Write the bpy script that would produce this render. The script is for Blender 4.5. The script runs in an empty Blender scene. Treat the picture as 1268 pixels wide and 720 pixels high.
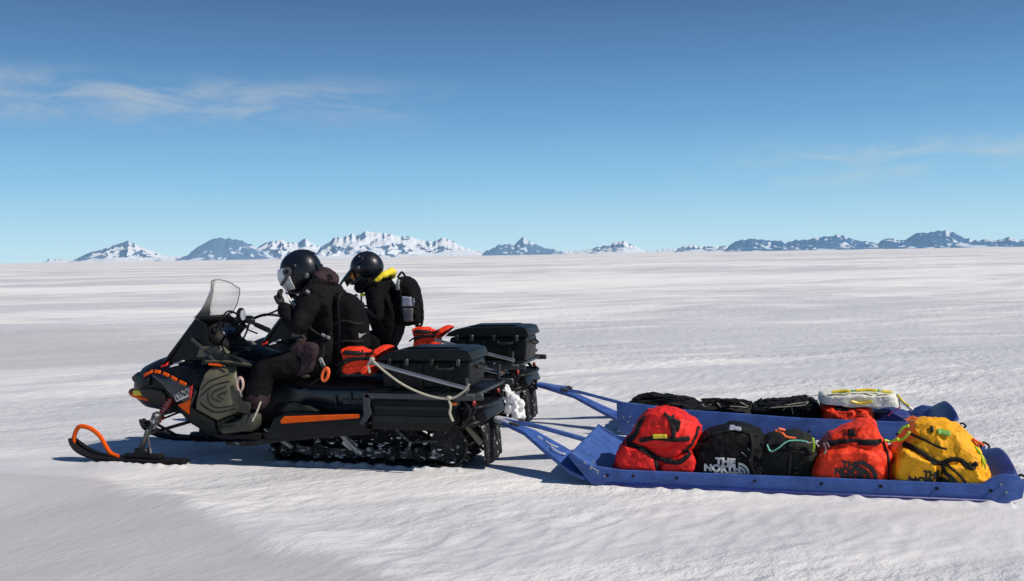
import bpy, bmesh, math, random
from mathutils import Vector, Matrix, noise
from mathutils.bvhtree import BVHTree
random.seed(7)
R = math.radians
scene = bpy.context.scene
COL = scene.collection

# ------------------------------------------------------------------ camera
F_PX, CX, CY, CAM_H = 1215.0, 634.0, 360.0, 1.63
pitch, roll = R(-2.07), R(0.95)
fwd = Vector((0, math.cos(pitch), math.sin(pitch)))
r0 = Vector((1, 0, 0)); u0 = r0.cross(fwd)
rgt = r0*math.cos(roll) - u0*math.sin(roll)
upv = u0*math.cos(roll) + r0*math.sin(roll)
cam_d = bpy.data.cameras.new('camera'); cam = bpy.data.objects.new('camera', cam_d)
COL.objects.link(cam); scene.camera = cam
m = Matrix((rgt, upv, -fwd)).transposed().to_4x4(); m.translation = (0, 0, CAM_H)
cam.matrix_world = m
cam_d.sensor_width = 36; cam_d.lens = 36*F_PX/1268.0
cam_d.clip_start = 0.1; cam_d.clip_end = 90000

# ------------------------------------------------------------------ convoy frame
TH = R(14.5)
U = Vector((math.cos(TH), -math.sin(TH), 0)); V = Vector((math.sin(TH), math.cos(TH), 0))
V_NEAR, V_FAR, S0 = 7.36, 9.3, -3.7
def world(x, v, z=0): return U*(x+S0) + V*v + Vector((0, 0, z))
def Q(px, py, t, v0=V_NEAR):
    """measured point of the photo on the plane t beside a machine's centreline -> machine coordinates"""
    d = fwd*F_PX + rgt*(px-CX) - upv*(py-CY)
    k = (v0+t)/d.dot(V); P = Vector((0, 0, CAM_H)) + d*k
    return (P.dot(U)-S0, P.z)
def QL(pts, t, v0=V_NEAR): return [Q(a, b, t, v0) for a, b in pts]

# ------------------------------------------------------------------ materials
def mat(name, col, rough=.5, metal=0, bump=0, bscale=60, var=0, vscale=8, spec=.5, coat=0, snow=0, detail=4, fold=0, fscale=6):
    mt = bpy.data.materials.new(name); mt.use_nodes = True
    nt = mt.node_tree; b = nt.nodes['Principled BSDF']
    b.inputs['Base Color'].default_value = (*col, 1); b.inputs['Roughness'].default_value = rough
    b.inputs['Metallic'].default_value = metal; b.inputs['Specular IOR Level'].default_value = spec
    if coat: b.inputs['Coat Weight'].default_value = coat
    tc = nt.nodes.new('ShaderNodeTexCoord')
    cur = None
    if var:
        n = nt.nodes.new('ShaderNodeTexNoise'); n.inputs['Scale'].default_value = vscale; n.inputs['Detail'].default_value = 5
        nt.links.new(tc.outputs['Object'], n.inputs['Vector'])
        r = nt.nodes.new('ShaderNodeValToRGB'); e = r.color_ramp.elements
        e[0].position = .3; e[1].position = .7
        e[0].color = (*[c*(1-var) for c in col], 1); e[1].color = (*[min(1, c*(1+var)) for c in col], 1)
        nt.links.new(n.outputs['Fac'], r.inputs['Fac']); cur = r.outputs['Color']
        mr = nt.nodes.new('ShaderNodeMapRange'); mr.inputs['To Min'].default_value = max(.05, rough-.12); mr.inputs['To Max'].default_value = min(1, rough+.12)
        nt.links.new(n.outputs['Fac'], mr.inputs['Value']); nt.links.new(mr.outputs['Result'], b.inputs['Roughness'])
    if snow:   # blown snow dust stuck to the surface
        n = nt.nodes.new('ShaderNodeTexNoise'); n.inputs['Scale'].default_value = 22; n.inputs['Detail'].default_value = 6; n.inputs['Roughness'].default_value = .7
        nt.links.new(tc.outputs['Object'], n.inputs['Vector'])
        r = nt.nodes.new('ShaderNodeValToRGB'); r.color_ramp.elements[0].position = .72-snow*.25; r.color_ramp.elements[1].position = .80-snow*.2
        r.color_ramp.elements[0].color = (0, 0, 0, 1)
        nt.links.new(n.outputs['Fac'], r.inputs['Fac'])
        mx = nt.nodes.new('ShaderNodeMix'); mx.data_type = 'RGBA'
        nt.links.new(r.outputs['Color'], mx.inputs[0])
        if cur: nt.links.new(cur, mx.inputs[6])
        else: mx.inputs[6].default_value = (*col, 1)
        mx.inputs[7].default_value = (.72, .73, .75, 1); cur = mx.outputs[2]
    if cur: nt.links.new(cur, b.inputs['Base Color'])
    if bump:
        n = nt.nodes.new('ShaderNodeTexNoise'); n.inputs['Scale'].default_value = bscale; n.inputs['Detail'].default_value = detail
        nt.links.new(tc.outputs['Object'], n.inputs['Vector'])
        bp = nt.nodes.new('ShaderNodeBump'); bp.inputs['Strength'].default_value = bump; bp.inputs['Distance'].default_value = .02
        nt.links.new(n.outputs['Fac'], bp.inputs['Height'])
        if fold:   # sharp cloth creases
            wz = nt.nodes.new('ShaderNodeTexNoise'); wz.inputs['Scale'].default_value = fscale*.7; nt.links.new(tc.outputs['Object'], wz.inputs['Vector'])
            av = nt.nodes.new('ShaderNodeVectorMath'); av.operation = 'MULTIPLY_ADD'; av.inputs[1].default_value = (.25, .25, .25); nt.links.new(wz.outputs['Color'], av.inputs[0]); nt.links.new(tc.outputs['Object'], av.inputs[2])
            vo = nt.nodes.new('ShaderNodeTexVoronoi'); vo.feature = 'DISTANCE_TO_EDGE'; vo.inputs['Scale'].default_value = fscale; nt.links.new(av.outputs[0], vo.inputs['Vector'])
            pw = nt.nodes.new('ShaderNodeMath'); pw.operation = 'POWER'; pw.inputs[1].default_value = .55; nt.links.new(vo.outputs['Distance'], pw.inputs[0])
            b2 = nt.nodes.new('ShaderNodeBump'); b2.inputs['Strength'].default_value = fold; b2.inputs['Distance'].default_value = .035; b2.invert = True
            nt.links.new(pw.outputs[0], b2.inputs['Height']); nt.links.new(bp.outputs['Normal'], b2.inputs['Normal']); nt.links.new(b2.outputs['Normal'], b.inputs['Normal'])
        else: nt.links.new(bp.outputs['Normal'], b.inputs['Normal'])
    return mt

M = dict(
    hull=mat('hull_plastic', (.0055, .006, .0075), .42, spec=.22, var=.35, bump=.1, bscale=90),
    navy=mat('navy_plastic', (.007, .011, .018), .32, var=.3, coat=.3),
    grey=mat('grey_plastic', (.019, .021, .018), .5, spec=.22, var=.35, bump=.15, bscale=120),
    nose=mat('nose_plastic', (.022, .023, .022), .45, spec=.22, var=.3),
    olive=mat('olive_panel', (.115, .104, .064), .5, var=.22, bump=.12, bscale=70),
    rubber=mat('rubber', (.006, .006, .007), .75, spec=.22, bump=.4, bscale=60),
    rubber_snow=mat('rubber_with_snow', (.014, .014, .015), .75, spec=.22, bump=.4, bscale=60, snow=.55),
    mech=mat('oily_metal', (.02, .02, .022), .45, spec=.22, metal=.5, var=.4, snow=.35),
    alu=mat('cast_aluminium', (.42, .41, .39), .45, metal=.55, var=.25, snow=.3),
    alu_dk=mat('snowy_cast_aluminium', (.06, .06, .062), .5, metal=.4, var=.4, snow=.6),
    steel=mat('grey_painted_steel', (.07, .073, .077), .4, spec=.22, metal=.4, var=.2),
    tube=mat('bright_steel_tube', (.33, .34, .36), .3, metal=.8, var=.15),
    orange=mat('orange_paint', (.82, .10, .002), .6, spec=.2, var=.12),
    dorange=mat('orange_plastic', (.75, .15, .012), .35, var=.1),
    dred=mat('lamp_red', (.22, .006, .006), .4),
    red=mat('red_plastic', (.55, .02, .012), .35),
    yellow=mat('yellow_lens', (.8, .6, .03), .3),
    white=mat('white_print', (.62, .62, .60), .5, var=.1),
    black=mat('black_print', (.01, .01, .01), .6),
    seat=mat('seat_vinyl', (.004, .004, .005), .6, spec=.22, var=.3, bump=.35, bscale=35),
    case=mat('case_plastic', (.0065, .0075, .0075), .42, spec=.22, var=.35, bump=.25, bscale=160),
    jacket=mat('jacket_cloth', (.008, .0072, .008), .9, var=.35, bump=.6, bscale=22, fold=.35, fscale=7, spec=.12),
    jacket2=mat('dark_jacket_cloth', (.004, .004, .005), .9, var=.35, bump=.6, bscale=22, fold=.35, fscale=7, spec=.12),
    trouser=mat('trouser_cloth', (.0055, .005, .006), .9, var=.3, bump=.6, bscale=20, fold=.35, fscale=7, spec=.12),
    gaiter=mat('plum_cloth', (.042, .027, .032), .85, var=.3, bump=.5, bscale=25, fold=.35, fscale=7, spec=.12),
    boot=mat('boot_leather', (.036, .036, .024), .7, var=.4, bump=.5, bscale=50),
    glove=mat('glove_leather', (.014, .014, .015), .6, bump=.4, bscale=60),
    helmet=mat('helmet_paint', (.006, .008, .015), .38, coat=.1, spec=.35),
    hgrey=mat('helmet_grey', (.10, .10, .11), .4, var=.3),
    visor=mat('visor', (.68, .68, .66), .3, var=.25, vscale=14),
    skin=mat('skin', (.42, .24, .17), .6),
    goggle=mat('orange_lens', (.85, .32, .02), .2, coat=.5),
    strap=mat('black_webbing', (.012, .012, .013), .8, spec=.22, bump=.4, bscale=200),
    gstrap=mat('grey_webbing', (.30, .30, .31), .7),
    rope=mat('cream_rope', (.50, .46, .36), .85, bump=.6, bscale=150),
    ycloth=mat('yellow_cloth', (.80, .62, .02), .7, bump=.3, bscale=40, var=.1),
    sled=mat('blue_polyethylene', (.034, .088, .31), .55, var=.25, vscale=9, bump=.12, bscale=30, snow=.02),
    sled_dk=mat('shaded_blue_polyethylene', (.018, .032, .17), .5, var=.3, vscale=5, bump=.15, bscale=30),  # darker copy of the sled blue, interior and underside shade painted in
    bred=mat('red_coated_fabric', (.70, .018, .014), .62, var=.16, vscale=9, bump=.5, bscale=26, fold=.38, fscale=5, spec=.25),
    bora=mat('orange_red_coated_fabric', (.80, .042, .010), .6, var=.16, vscale=9, bump=.5, bscale=26, fold=.38, fscale=5, spec=.25),
    byel=mat('yellow_coated_fabric', (.88, .40, .010), .62, var=.14, vscale=9, bump=.5, bscale=26, fold=.38, fscale=5, spec=.25),
    bblk=mat('black_coated_fabric', (.004, .004, .0045), .75, spec=.2, var=.3, bump=.5, bscale=26, fold=.38, fscale=5),
    bolv=mat('olive_black_fabric', (.014, .014, .011), .75, spec=.2, var=.45, vscale=12, bump=.5, bscale=30, fold=.38, fscale=5),
    bwht=mat('white_bag_fabric', (.70, .69, .62), .6, var=.1, bump=.5, bscale=22, fold=.38, fscale=5),
    lime=mat('lime_cord', (.45, .75, .03), .6), mint=mat('mint_cord', (.2, .6, .45), .6),
    flame=mat('fluorescent_orange', (.85, .14, .03), .6), pink=mat('pink_strap', (.7, .05, .25), .6),
    green=mat('green_tag', (.18, .4, .06), .6),
    silver=mat('silver_fabric', (.34, .36, .42), .5, var=.3, vscale=30),
)
def scuff(mt, amt=.5):
    nt = mt.node_tree; b = nt.nodes['Principled BSDF']; src = b.inputs['Base Color'].links[0].from_socket
    tc = nt.nodes.new('ShaderNodeTexCoord'); mp = nt.nodes.new('ShaderNodeMapping'); mp.inputs['Scale'].default_value = (2.2, 6, 34); nt.links.new(tc.outputs['Object'], mp.inputs['Vector'])
    n = nt.nodes.new('ShaderNodeTexNoise'); n.inputs['Scale'].default_value = 2.2; n.inputs['Detail'].default_value = 7; n.inputs['Roughness'].default_value = .72; nt.links.new(mp.outputs['Vector'], n.inputs['Vector'])
    mr = nt.nodes.new('ShaderNodeMapRange'); mr.inputs['From Min'].default_value = .56; mr.inputs['From Max'].default_value = .74; mr.inputs['To Max'].default_value = amt; nt.links.new(n.outputs['Fac'], mr.inputs['Value'])
    mx = nt.nodes.new('ShaderNodeMix'); mx.data_type = 'RGBA'; nt.links.new(mr.outputs['Result'], mx.inputs[0]); nt.links.new(src, mx.inputs[6]); mx.inputs[7].default_value = (.30, .36, .50, 1)
    nt.links.new(mx.outputs[2], b.inputs['Base Color'])
scuff(M['sled'], .42); scuff(M['sled_dk'], .25)
# caked snow
def snowcake():
    mt = mat('caked_snow', (.74, .75, .77), .7, bump=.8, bscale=40, var=.12, vscale=20); return mt
M['cake'] = snowcake()
def glass():
    mt = bpy.data.materials.new('clear_windshield'); mt.use_nodes = True; nt = mt.node_tree
    for n in list(nt.nodes):
        if n.type != 'OUTPUT_MATERIAL': nt.nodes.remove(n)
    out = nt.nodes['Material Output']
    tr = nt.nodes.new('ShaderNodeBsdfTransparent'); tr.inputs['Color'].default_value = (.96, .965, .97, 1)
    gl = nt.nodes.new('ShaderNodeBsdfGlossy'); gl.inputs['Roughness'].default_value = .15; gl.inputs['Color'].default_value = (.9, .9, .9, 1)
    df = nt.nodes.new('ShaderNodeBsdfDiffuse'); df.inputs['Color'].default_value = (.75, .74, .72, 1)
    a = nt.nodes.new('ShaderNodeMixShader'); b = nt.nodes.new('ShaderNodeMixShader')
    fr = nt.nodes.new('ShaderNodeFresnel'); fr.inputs['IOR'].default_value = 1.12
    nt.links.new(fr.outputs[0], a.inputs[0]); nt.links.new(tr.outputs[0], a.inputs[1]); nt.links.new(gl.outputs[0], a.inputs[2])
    n = nt.nodes.new('ShaderNodeTexNoise'); n.inputs['Scale'].default_value = 9; mr = nt.nodes.new('ShaderNodeMapRange')
    mr.inputs['To Min'].default_value = .26; mr.inputs['To Max'].default_value = .34
    nt.links.new(n.outputs['Fac'], mr.inputs['Value']); nt.links.new(mr.outputs['Result'], b.inputs[0])
    nt.links.new(a.outputs[0], b.inputs[1]); nt.links.new(df.outputs[0], b.inputs[2])
    nt.links.new(b.outputs[0], out.inputs['Surface'])
    return mt
M['glass'] = glass()

# ------------------------------------------------------------------ object helpers
def link(name, me, mtl, parent=None):
    o = bpy.data.objects.new(name, me); COL.objects.link(o)
    if mtl is not None: me.materials.append(mtl)
    if parent is not None: o.parent = parent
    return o
def obj(name, bm, mtl, parent=None, smooth=True, normals=True):
    if normals: bmesh.ops.recalc_face_normals(bm, faces=bm.faces[:])
    me = bpy.data.meshes.new(name); bm.to_mesh(me); bm.free()
    if smooth:
        for p in me.polygons: p.use_smooth = True
        try: me.set_sharp_from_angle(angle=R(40))
        except Exception: pass
    return link(name, me, mtl, parent)
def empty(name, loc=(0, 0, 0), rz=0):
    o = bpy.data.objects.new(name, None); COL.objects.link(o); o.location = loc; o.rotation_euler = (0, 0, rz)
    o.empty_display_size = .2; return o
def tag(o, label=None, cat=None, group=None, kind=None):
    if label: o['label'] = label
    if cat: o['category'] = cat
    if group: o['group'] = group
    if kind: o['kind'] = kind
    return o
def copy_tree(o, parent=None):
    c = o.copy(); COL.objects.link(c); c.parent = parent
    for ch in o.children: copy_tree(ch, c)
    return c
def merge(dst, src):
    me = bpy.data.meshes.new('tmp'); src.to_mesh(me); src.free(); dst.from_mesh(me); bpy.data.meshes.remove(me)
def box(bm, c, s, rot=None, bev=.006, seg=1):
    b = bmesh.new(); bmesh.ops.create_cube(b, size=1)
    for v in b.verts: v.co = Vector((v.co.x*s[0], v.co.y*s[1], v.co.z*s[2]))
    if bev: bmesh.ops.bevel(b, geom=b.edges[:], offset=min(bev, min(s)*.45), segments=seg, affect='EDGES', profile=.5)
    if rot is not None: bmesh.ops.rotate(b, verts=b.verts[:], cent=(0, 0, 0), matrix=Matrix.Rotation(rot[1], 3, rot[0]) if isinstance(rot, tuple) else rot)
    bmesh.ops.translate(b, verts=b.verts[:], vec=c); merge(bm, b)
def smooth_path(pts, n=6):
    pts = [Vector(p) for p in pts]
    if len(pts) < 3: return pts
    P = [pts[0]*2-pts[1]] + pts + [pts[-1]*2-pts[-2]]; out = []
    for i in range(1, len(P)-2):
        for k in range(n):
            t = k/n; a, b, c, d = P[i-1], P[i], P[i+1], P[i+2]
            out.append(.5*((2*b)+(c-a)*t+(2*a-5*b+4*c-d)*t*t+(3*b-a-3*c+d)*t**3))
    out.append(pts[-1]); return out
def closed_smooth(pts, n=5):
    N = len(pts); P = [Vector(p) for p in pts]; out = []
    for i in range(N):
        a, b, c, d = P[i-1], P[i], P[(i+1) % N], P[(i+2) % N]
        for k in range(n):
            t = k/n; out.append(.5*((2*b)+(c-a)*t+(2*a-5*b+4*c-d)*t*t+(3*b-a-3*c+d)*t**3))
    return out
def tube(bm, pts, r, seg=8, smooth=0, flat=1.0):
    pts = smooth_path(pts, smooth) if smooth else [Vector(p) for p in pts]
    rings = []; prev = None; n = len(pts)
    for i, p in enumerate(pts):
        d = (pts[min(i+1, n-1)] - pts[max(i-1, 0)]).normalized()
        if prev is None:
            a = Vector((0, 0, 1)) if abs(d.z) < .9 else Vector((1, 0, 0)); s = d.cross(a).normalized()
        else: s = (prev - d*prev.dot(d)).normalized()
        prev = s; q = d.cross(s)
        rr = r if not isinstance(r, (list, tuple)) else r[min(int(i*len(r)/n), len(r)-1)]
        rings.append([bm.verts.new(p + s*math.cos(2*math.pi*k/seg)*rr + q*math.sin(2*math.pi*k/seg)*rr*flat) for k in range(seg)])
    for i in range(n-1):
        for k in range(seg): bm.faces.new((rings[i][k], rings[i][(k+1) % seg], rings[i+1][(k+1) % seg], rings[i+1][k]))
    bm.faces.new(rings[0][::-1]); bm.faces.new(rings[-1])
def cyl(bm, c, r, w, axis='y', seg=24, bev=.006):
    b = bmesh.new(); bmesh.ops.create_cone(b, cap_ends=True, segments=seg, radius1=r, radius2=r, depth=w)
    if bev: bmesh.ops.bevel(b, geom=[e for e in b.edges if len(e.link_faces) == 2 and any(len(f.verts) > 4 for f in e.link_faces)], offset=bev, segments=2, affect='EDGES')
    if axis == 'y': bmesh.ops.rotate(b, verts=b.verts[:], cent=(0, 0, 0), matrix=Matrix.Rotation(R(90), 3, 'X'))
    if axis == 'x': bmesh.ops.rotate(b, verts=b.verts[:], cent=(0, 0, 0), matrix=Matrix.Rotation(R(90), 3, 'Y'))
    bmesh.ops.translate(b, verts=b.verts[:], vec=c); merge(bm, b)
def prism(bm, pts, y0, y1, bev=.012, seg=2):
    b = bmesh.new(); A = [b.verts.new((x, y0, z)) for x, z in pts]; B = [b.verts.new((x, y1, z)) for x, z in pts]; n = len(pts)
    b.faces.new(A); b.faces.new(B[::-1])
    for i in range(n): b.faces.new((A[i], B[i], B[(i+1) % n], A[(i+1) % n]))
    bmesh.ops.recalc_face_normals(b, faces=b.faces[:])
    if bev: bmesh.ops.bevel(b, geom=b.edges[:], offset=bev, segments=seg, affect='EDGES', profile=.6, clamp_overlap=True)
    merge(bm, b)
def loft(bm, secs, n=28, e=2.6):
    """secs: (x, z_bottom, z_top, half_width)"""
    rings = []
    for x, zb, zt, w in secs:
        zc, hz = (zb+zt)/2, (zt-zb)/2; ring = []
        for k in range(n):
            a = 2*math.pi*k/n; c, s = math.cos(a), math.sin(a)
            yy = w*math.copysign(abs(c)**(2/e), c); zz = hz*math.copysign(abs(s)**(2/e), s)
            yy *= 1-.12*max(0, -s)
            ring.append(bm.verts.new((x, yy, zc+zz)))
        rings.append(ring)
    for i in range(len(rings)-1):
        for k in range(n): bm.faces.new((rings[i][k], rings[i][(k+1) % n], rings[i+1][(k+1) % n], rings[i+1][k]))
    bm.faces.new(rings[0][::-1]); bm.faces.new(rings[-1])
def fbm(p, o=3):
    s = 0; a = 1
    for i in range(o): s += a*noise.noise(p); p = p*2.1 + Vector((3.1, 1.7, 5.3)); a *= .5
    return s
def rumple(bm, amp, scale, seed=0, crease=.5):
    bm.normal_update()
    for v in bm.verts:
        p = v.co*scale + Vector((seed*7.3, seed*1.9, seed*3.1))
        q = Vector((p.x*.8+p.z*.6, p.y, p.z*1.5-p.x*.5))
        c = 1-2*abs(noise.noise(q*1.3+Vector((fbm(p*.5, 2), 0, 0))))
        v.co += v.normal*amp*((1-crease)*fbm(p, 3) - crease*max(0, c-.55)*2.0)
def pillow(pts, y0, y1, seed=0, power=.42, layers=18, amp=.014, scale=7, base=True, n=5, ang=0):
    out = closed_smooth([(x, 0, z) for x, z in pts], n); N = len(out)
    if ang:
        P_ = [Vector((x, 0, z)) for x, z in pts]; lin = [P_[i].lerp(P_[(i+1) % len(P_)], k/n) for i in range(len(P_)) for k in range(n)]; out = [a.lerp(b, ang) for a, b in zip(out, lin)]
    zb = min(p.z for p in out); cx = sum(p.x for p in out)/N; cz = sum(p.z for p in out)/N
    if base: cz = zb + (cz-zb)*.45
    ym, hw = (y0+y1)/2, (y1-y0)/2; bm = bmesh.new(); rings = []
    for j in range(1, layers):
        a = -math.pi/2 + math.pi*j/layers
        s = max(.02, math.cos(a))**power; y = ym+hw*math.copysign(abs(math.sin(a))**.9, math.sin(a))
        rings.append([bm.verts.new((cx+(p.x-cx)*s, y, cz+(p.z-cz)*s)) for p in out])
    for a, b in zip(rings, rings[1:]):
        for k in range(N): bm.faces.new((a[k], a[(k+1) % N], b[(k+1) % N], b[k]))
    for ring, y in ((rings[0], y0), (rings[-1], y1)):
        prev = ring
        for f in (.7, .4):
            cur = [bm.verts.new((cx+(v.co.x-cx)*f, v.co.y+(y-v.co.y)*(1-f), cz+(v.co.z-cz)*f)) for v in ring]
            for k in range(N): bm.faces.new((prev[k], prev[(k+1) % N], cur[(k+1) % N], cur[k]))
            prev = cur
        bm.faces.new(prev)
    bmesh.ops.recalc_face_normals(bm, faces=bm.faces[:])
    bmesh.ops.subdivide_edges(bm, edges=bm.edges[:], cuts=1, use_grid_fill=True, smooth=.3)
    rumple(bm, amp, scale, seed)
    if ang:
        bm.normal_update()
        for v in bm.verts:
            q = v.co*5.2+Vector((seed*3.3, seed, 0))+Vector((noise.noise(v.co*4), noise.noise(v.co*4+Vector((5, 5, 5))), noise.noise(v.co*4+Vector((9, 2, 5)))))*.5
            d_ = noise.voronoi(q)[0]; v.co += v.normal*(.016*math.exp(-(d_[1]-d_[0])*7)-.008)
    return bm
def bvh_of(o):
    me = o.data; return BVHTree.FromPolygons([v.co.copy() for v in me.vertices], [tuple(p.vertices) for p in me.polygons])
def bvh_many(os_):
    vs, fs = [], []
    for o in os_:
        k = len(vs); vs += [v.co.copy() for v in o.data.vertices]; fs += [tuple(i+k for i in p.vertices) for p in o.data.polygons]
    return BVHTree.FromPolygons(vs, fs)
def project(name, bm, bvh, mtl, parent, off=.004, thick=.003, maxe=.02, ydir=1):
    """wrap a flat sheet (x,z) onto the side of a shape, seen along the y axis"""
    bmesh.ops.triangulate(bm, faces=bm.faces[:])
    for _ in range(5):
        es = [e for e in bm.edges if e.calc_length() > maxe]
        if not es: break
        bmesh.ops.subdivide_edges(bm, edges=es, cuts=1); bmesh.ops.triangulate(bm, faces=[f for f in bm.faces if len(f.verts) > 3])
    dead = []
    for v in bm.verts:
        h = bvh.ray_cast(Vector((v.co.x, -3*ydir, v.co.z)), Vector((0, ydir, 0)))
        if h[0] is None: dead.append(v)
        else: v.co = h[0] - Vector((0, ydir*off, 0))
    if dead: bmesh.ops.delete(bm, geom=dead, context='VERTS')
    bm.normal_update()
    for f in bm.faces:
        if f.normal.y*ydir > 0: f.normal_flip()
    bad = [f for f in bm.faces if max(v.co.y for v in f.verts)-min(v.co.y for v in f.verts) > .12]
    if bad: bmesh.ops.delete(bm, geom=bad, context='FACES')
    o = obj(name, bm, mtl, parent, normals=False)
    if thick:
        s = o.modifiers.new('thickness', 'SOLIDIFY'); s.thickness = thick; s.offset = 1
    return o
def sheet(polys):
    bm = bmesh.new()
    for pl in polys: bm.faces.new([bm.verts.new((x, 0, z)) for x, z in pl])
    return bm
def ribbon(paths, w, smooth=5):
    bm = bmesh.new()
    for path in paths:
        P = smooth_path([(x, 0, z) for x, z in path], smooth) if len(path) > 2 else [Vector((x, 0, z)) for x, z in path]
        L_, R_ = [], []
        for i, p in enumerate(P):
            d = (P[min(i+1, len(P)-1)]-P[max(i-1, 0)]).normalized(); q = Vector((-d.z, 0, d.x))*w/2
            L_.append(bm.verts.new(p+q)); R_.append(bm.verts.new(p-q))
        for i in range(len(P)-1): bm.faces.new((L_[i], R_[i], R_[i+1], L_[i+1]))
    return bm
def text_bm(s, size, loc, ang=0, bold=.0, shear=0, sx=1, spacing=.85):
    cu = bpy.data.curves.new('txt', 'FONT'); cu.body = s; cu.size = size; cu.offset = bold; cu.shear = shear; cu.space_line = spacing
    cu.resolution_u = 3
    o = bpy.data.objects.new('txt', cu); COL.objects.link(o)
    dg = bpy.context.evaluated_depsgraph_get(); me = bpy.data.meshes.new_from_object(o.evaluated_get(dg))
    bpy.data.objects.remove(o); bm = bmesh.new(); bm.from_mesh(me); bpy.data.meshes.remove(me)
    ca, sa = math.cos(ang), math.sin(ang)
    for v in bm.verts:
        x, y = v.co.x*sx, v.co.y; v.co = Vector((loc[0]+x*ca-y*sa, 0, loc[1]+x*sa+y*ca))
    return bm
def dome_mark(loc, r, ang=0):
    """three nested quarter arcs"""
    bm = bmesh.new()
    for r1, r0_ in ((1, .78), (.66, .46), (.34, .12)):
        pts = []
        for k in range(9): a = math.pi/2*k/8; pts.append((r1*math.cos(a), r1*math.sin(a)))
        for k in range(8, -1, -1): a = math.pi/2*k/8; pts.append((r0_*math.cos(a), r0_*math.sin(a)))
        ca, sa = math.cos(ang), math.sin(ang)
        q = [(loc[0]+r*(x*ca-y*sa), loc[1]+r*(x*sa+y*ca)) for x, y in pts]
        for k in range(8): bm.faces.new([bm.verts.new((a_, 0, b_)) for a_, b_ in (q[k], q[k+1], q[16-k], q[17-k])])
    return bm
def cyl_between(bm, a, b, r, seg=10): tube(bm, [a, b], r, seg)

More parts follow.
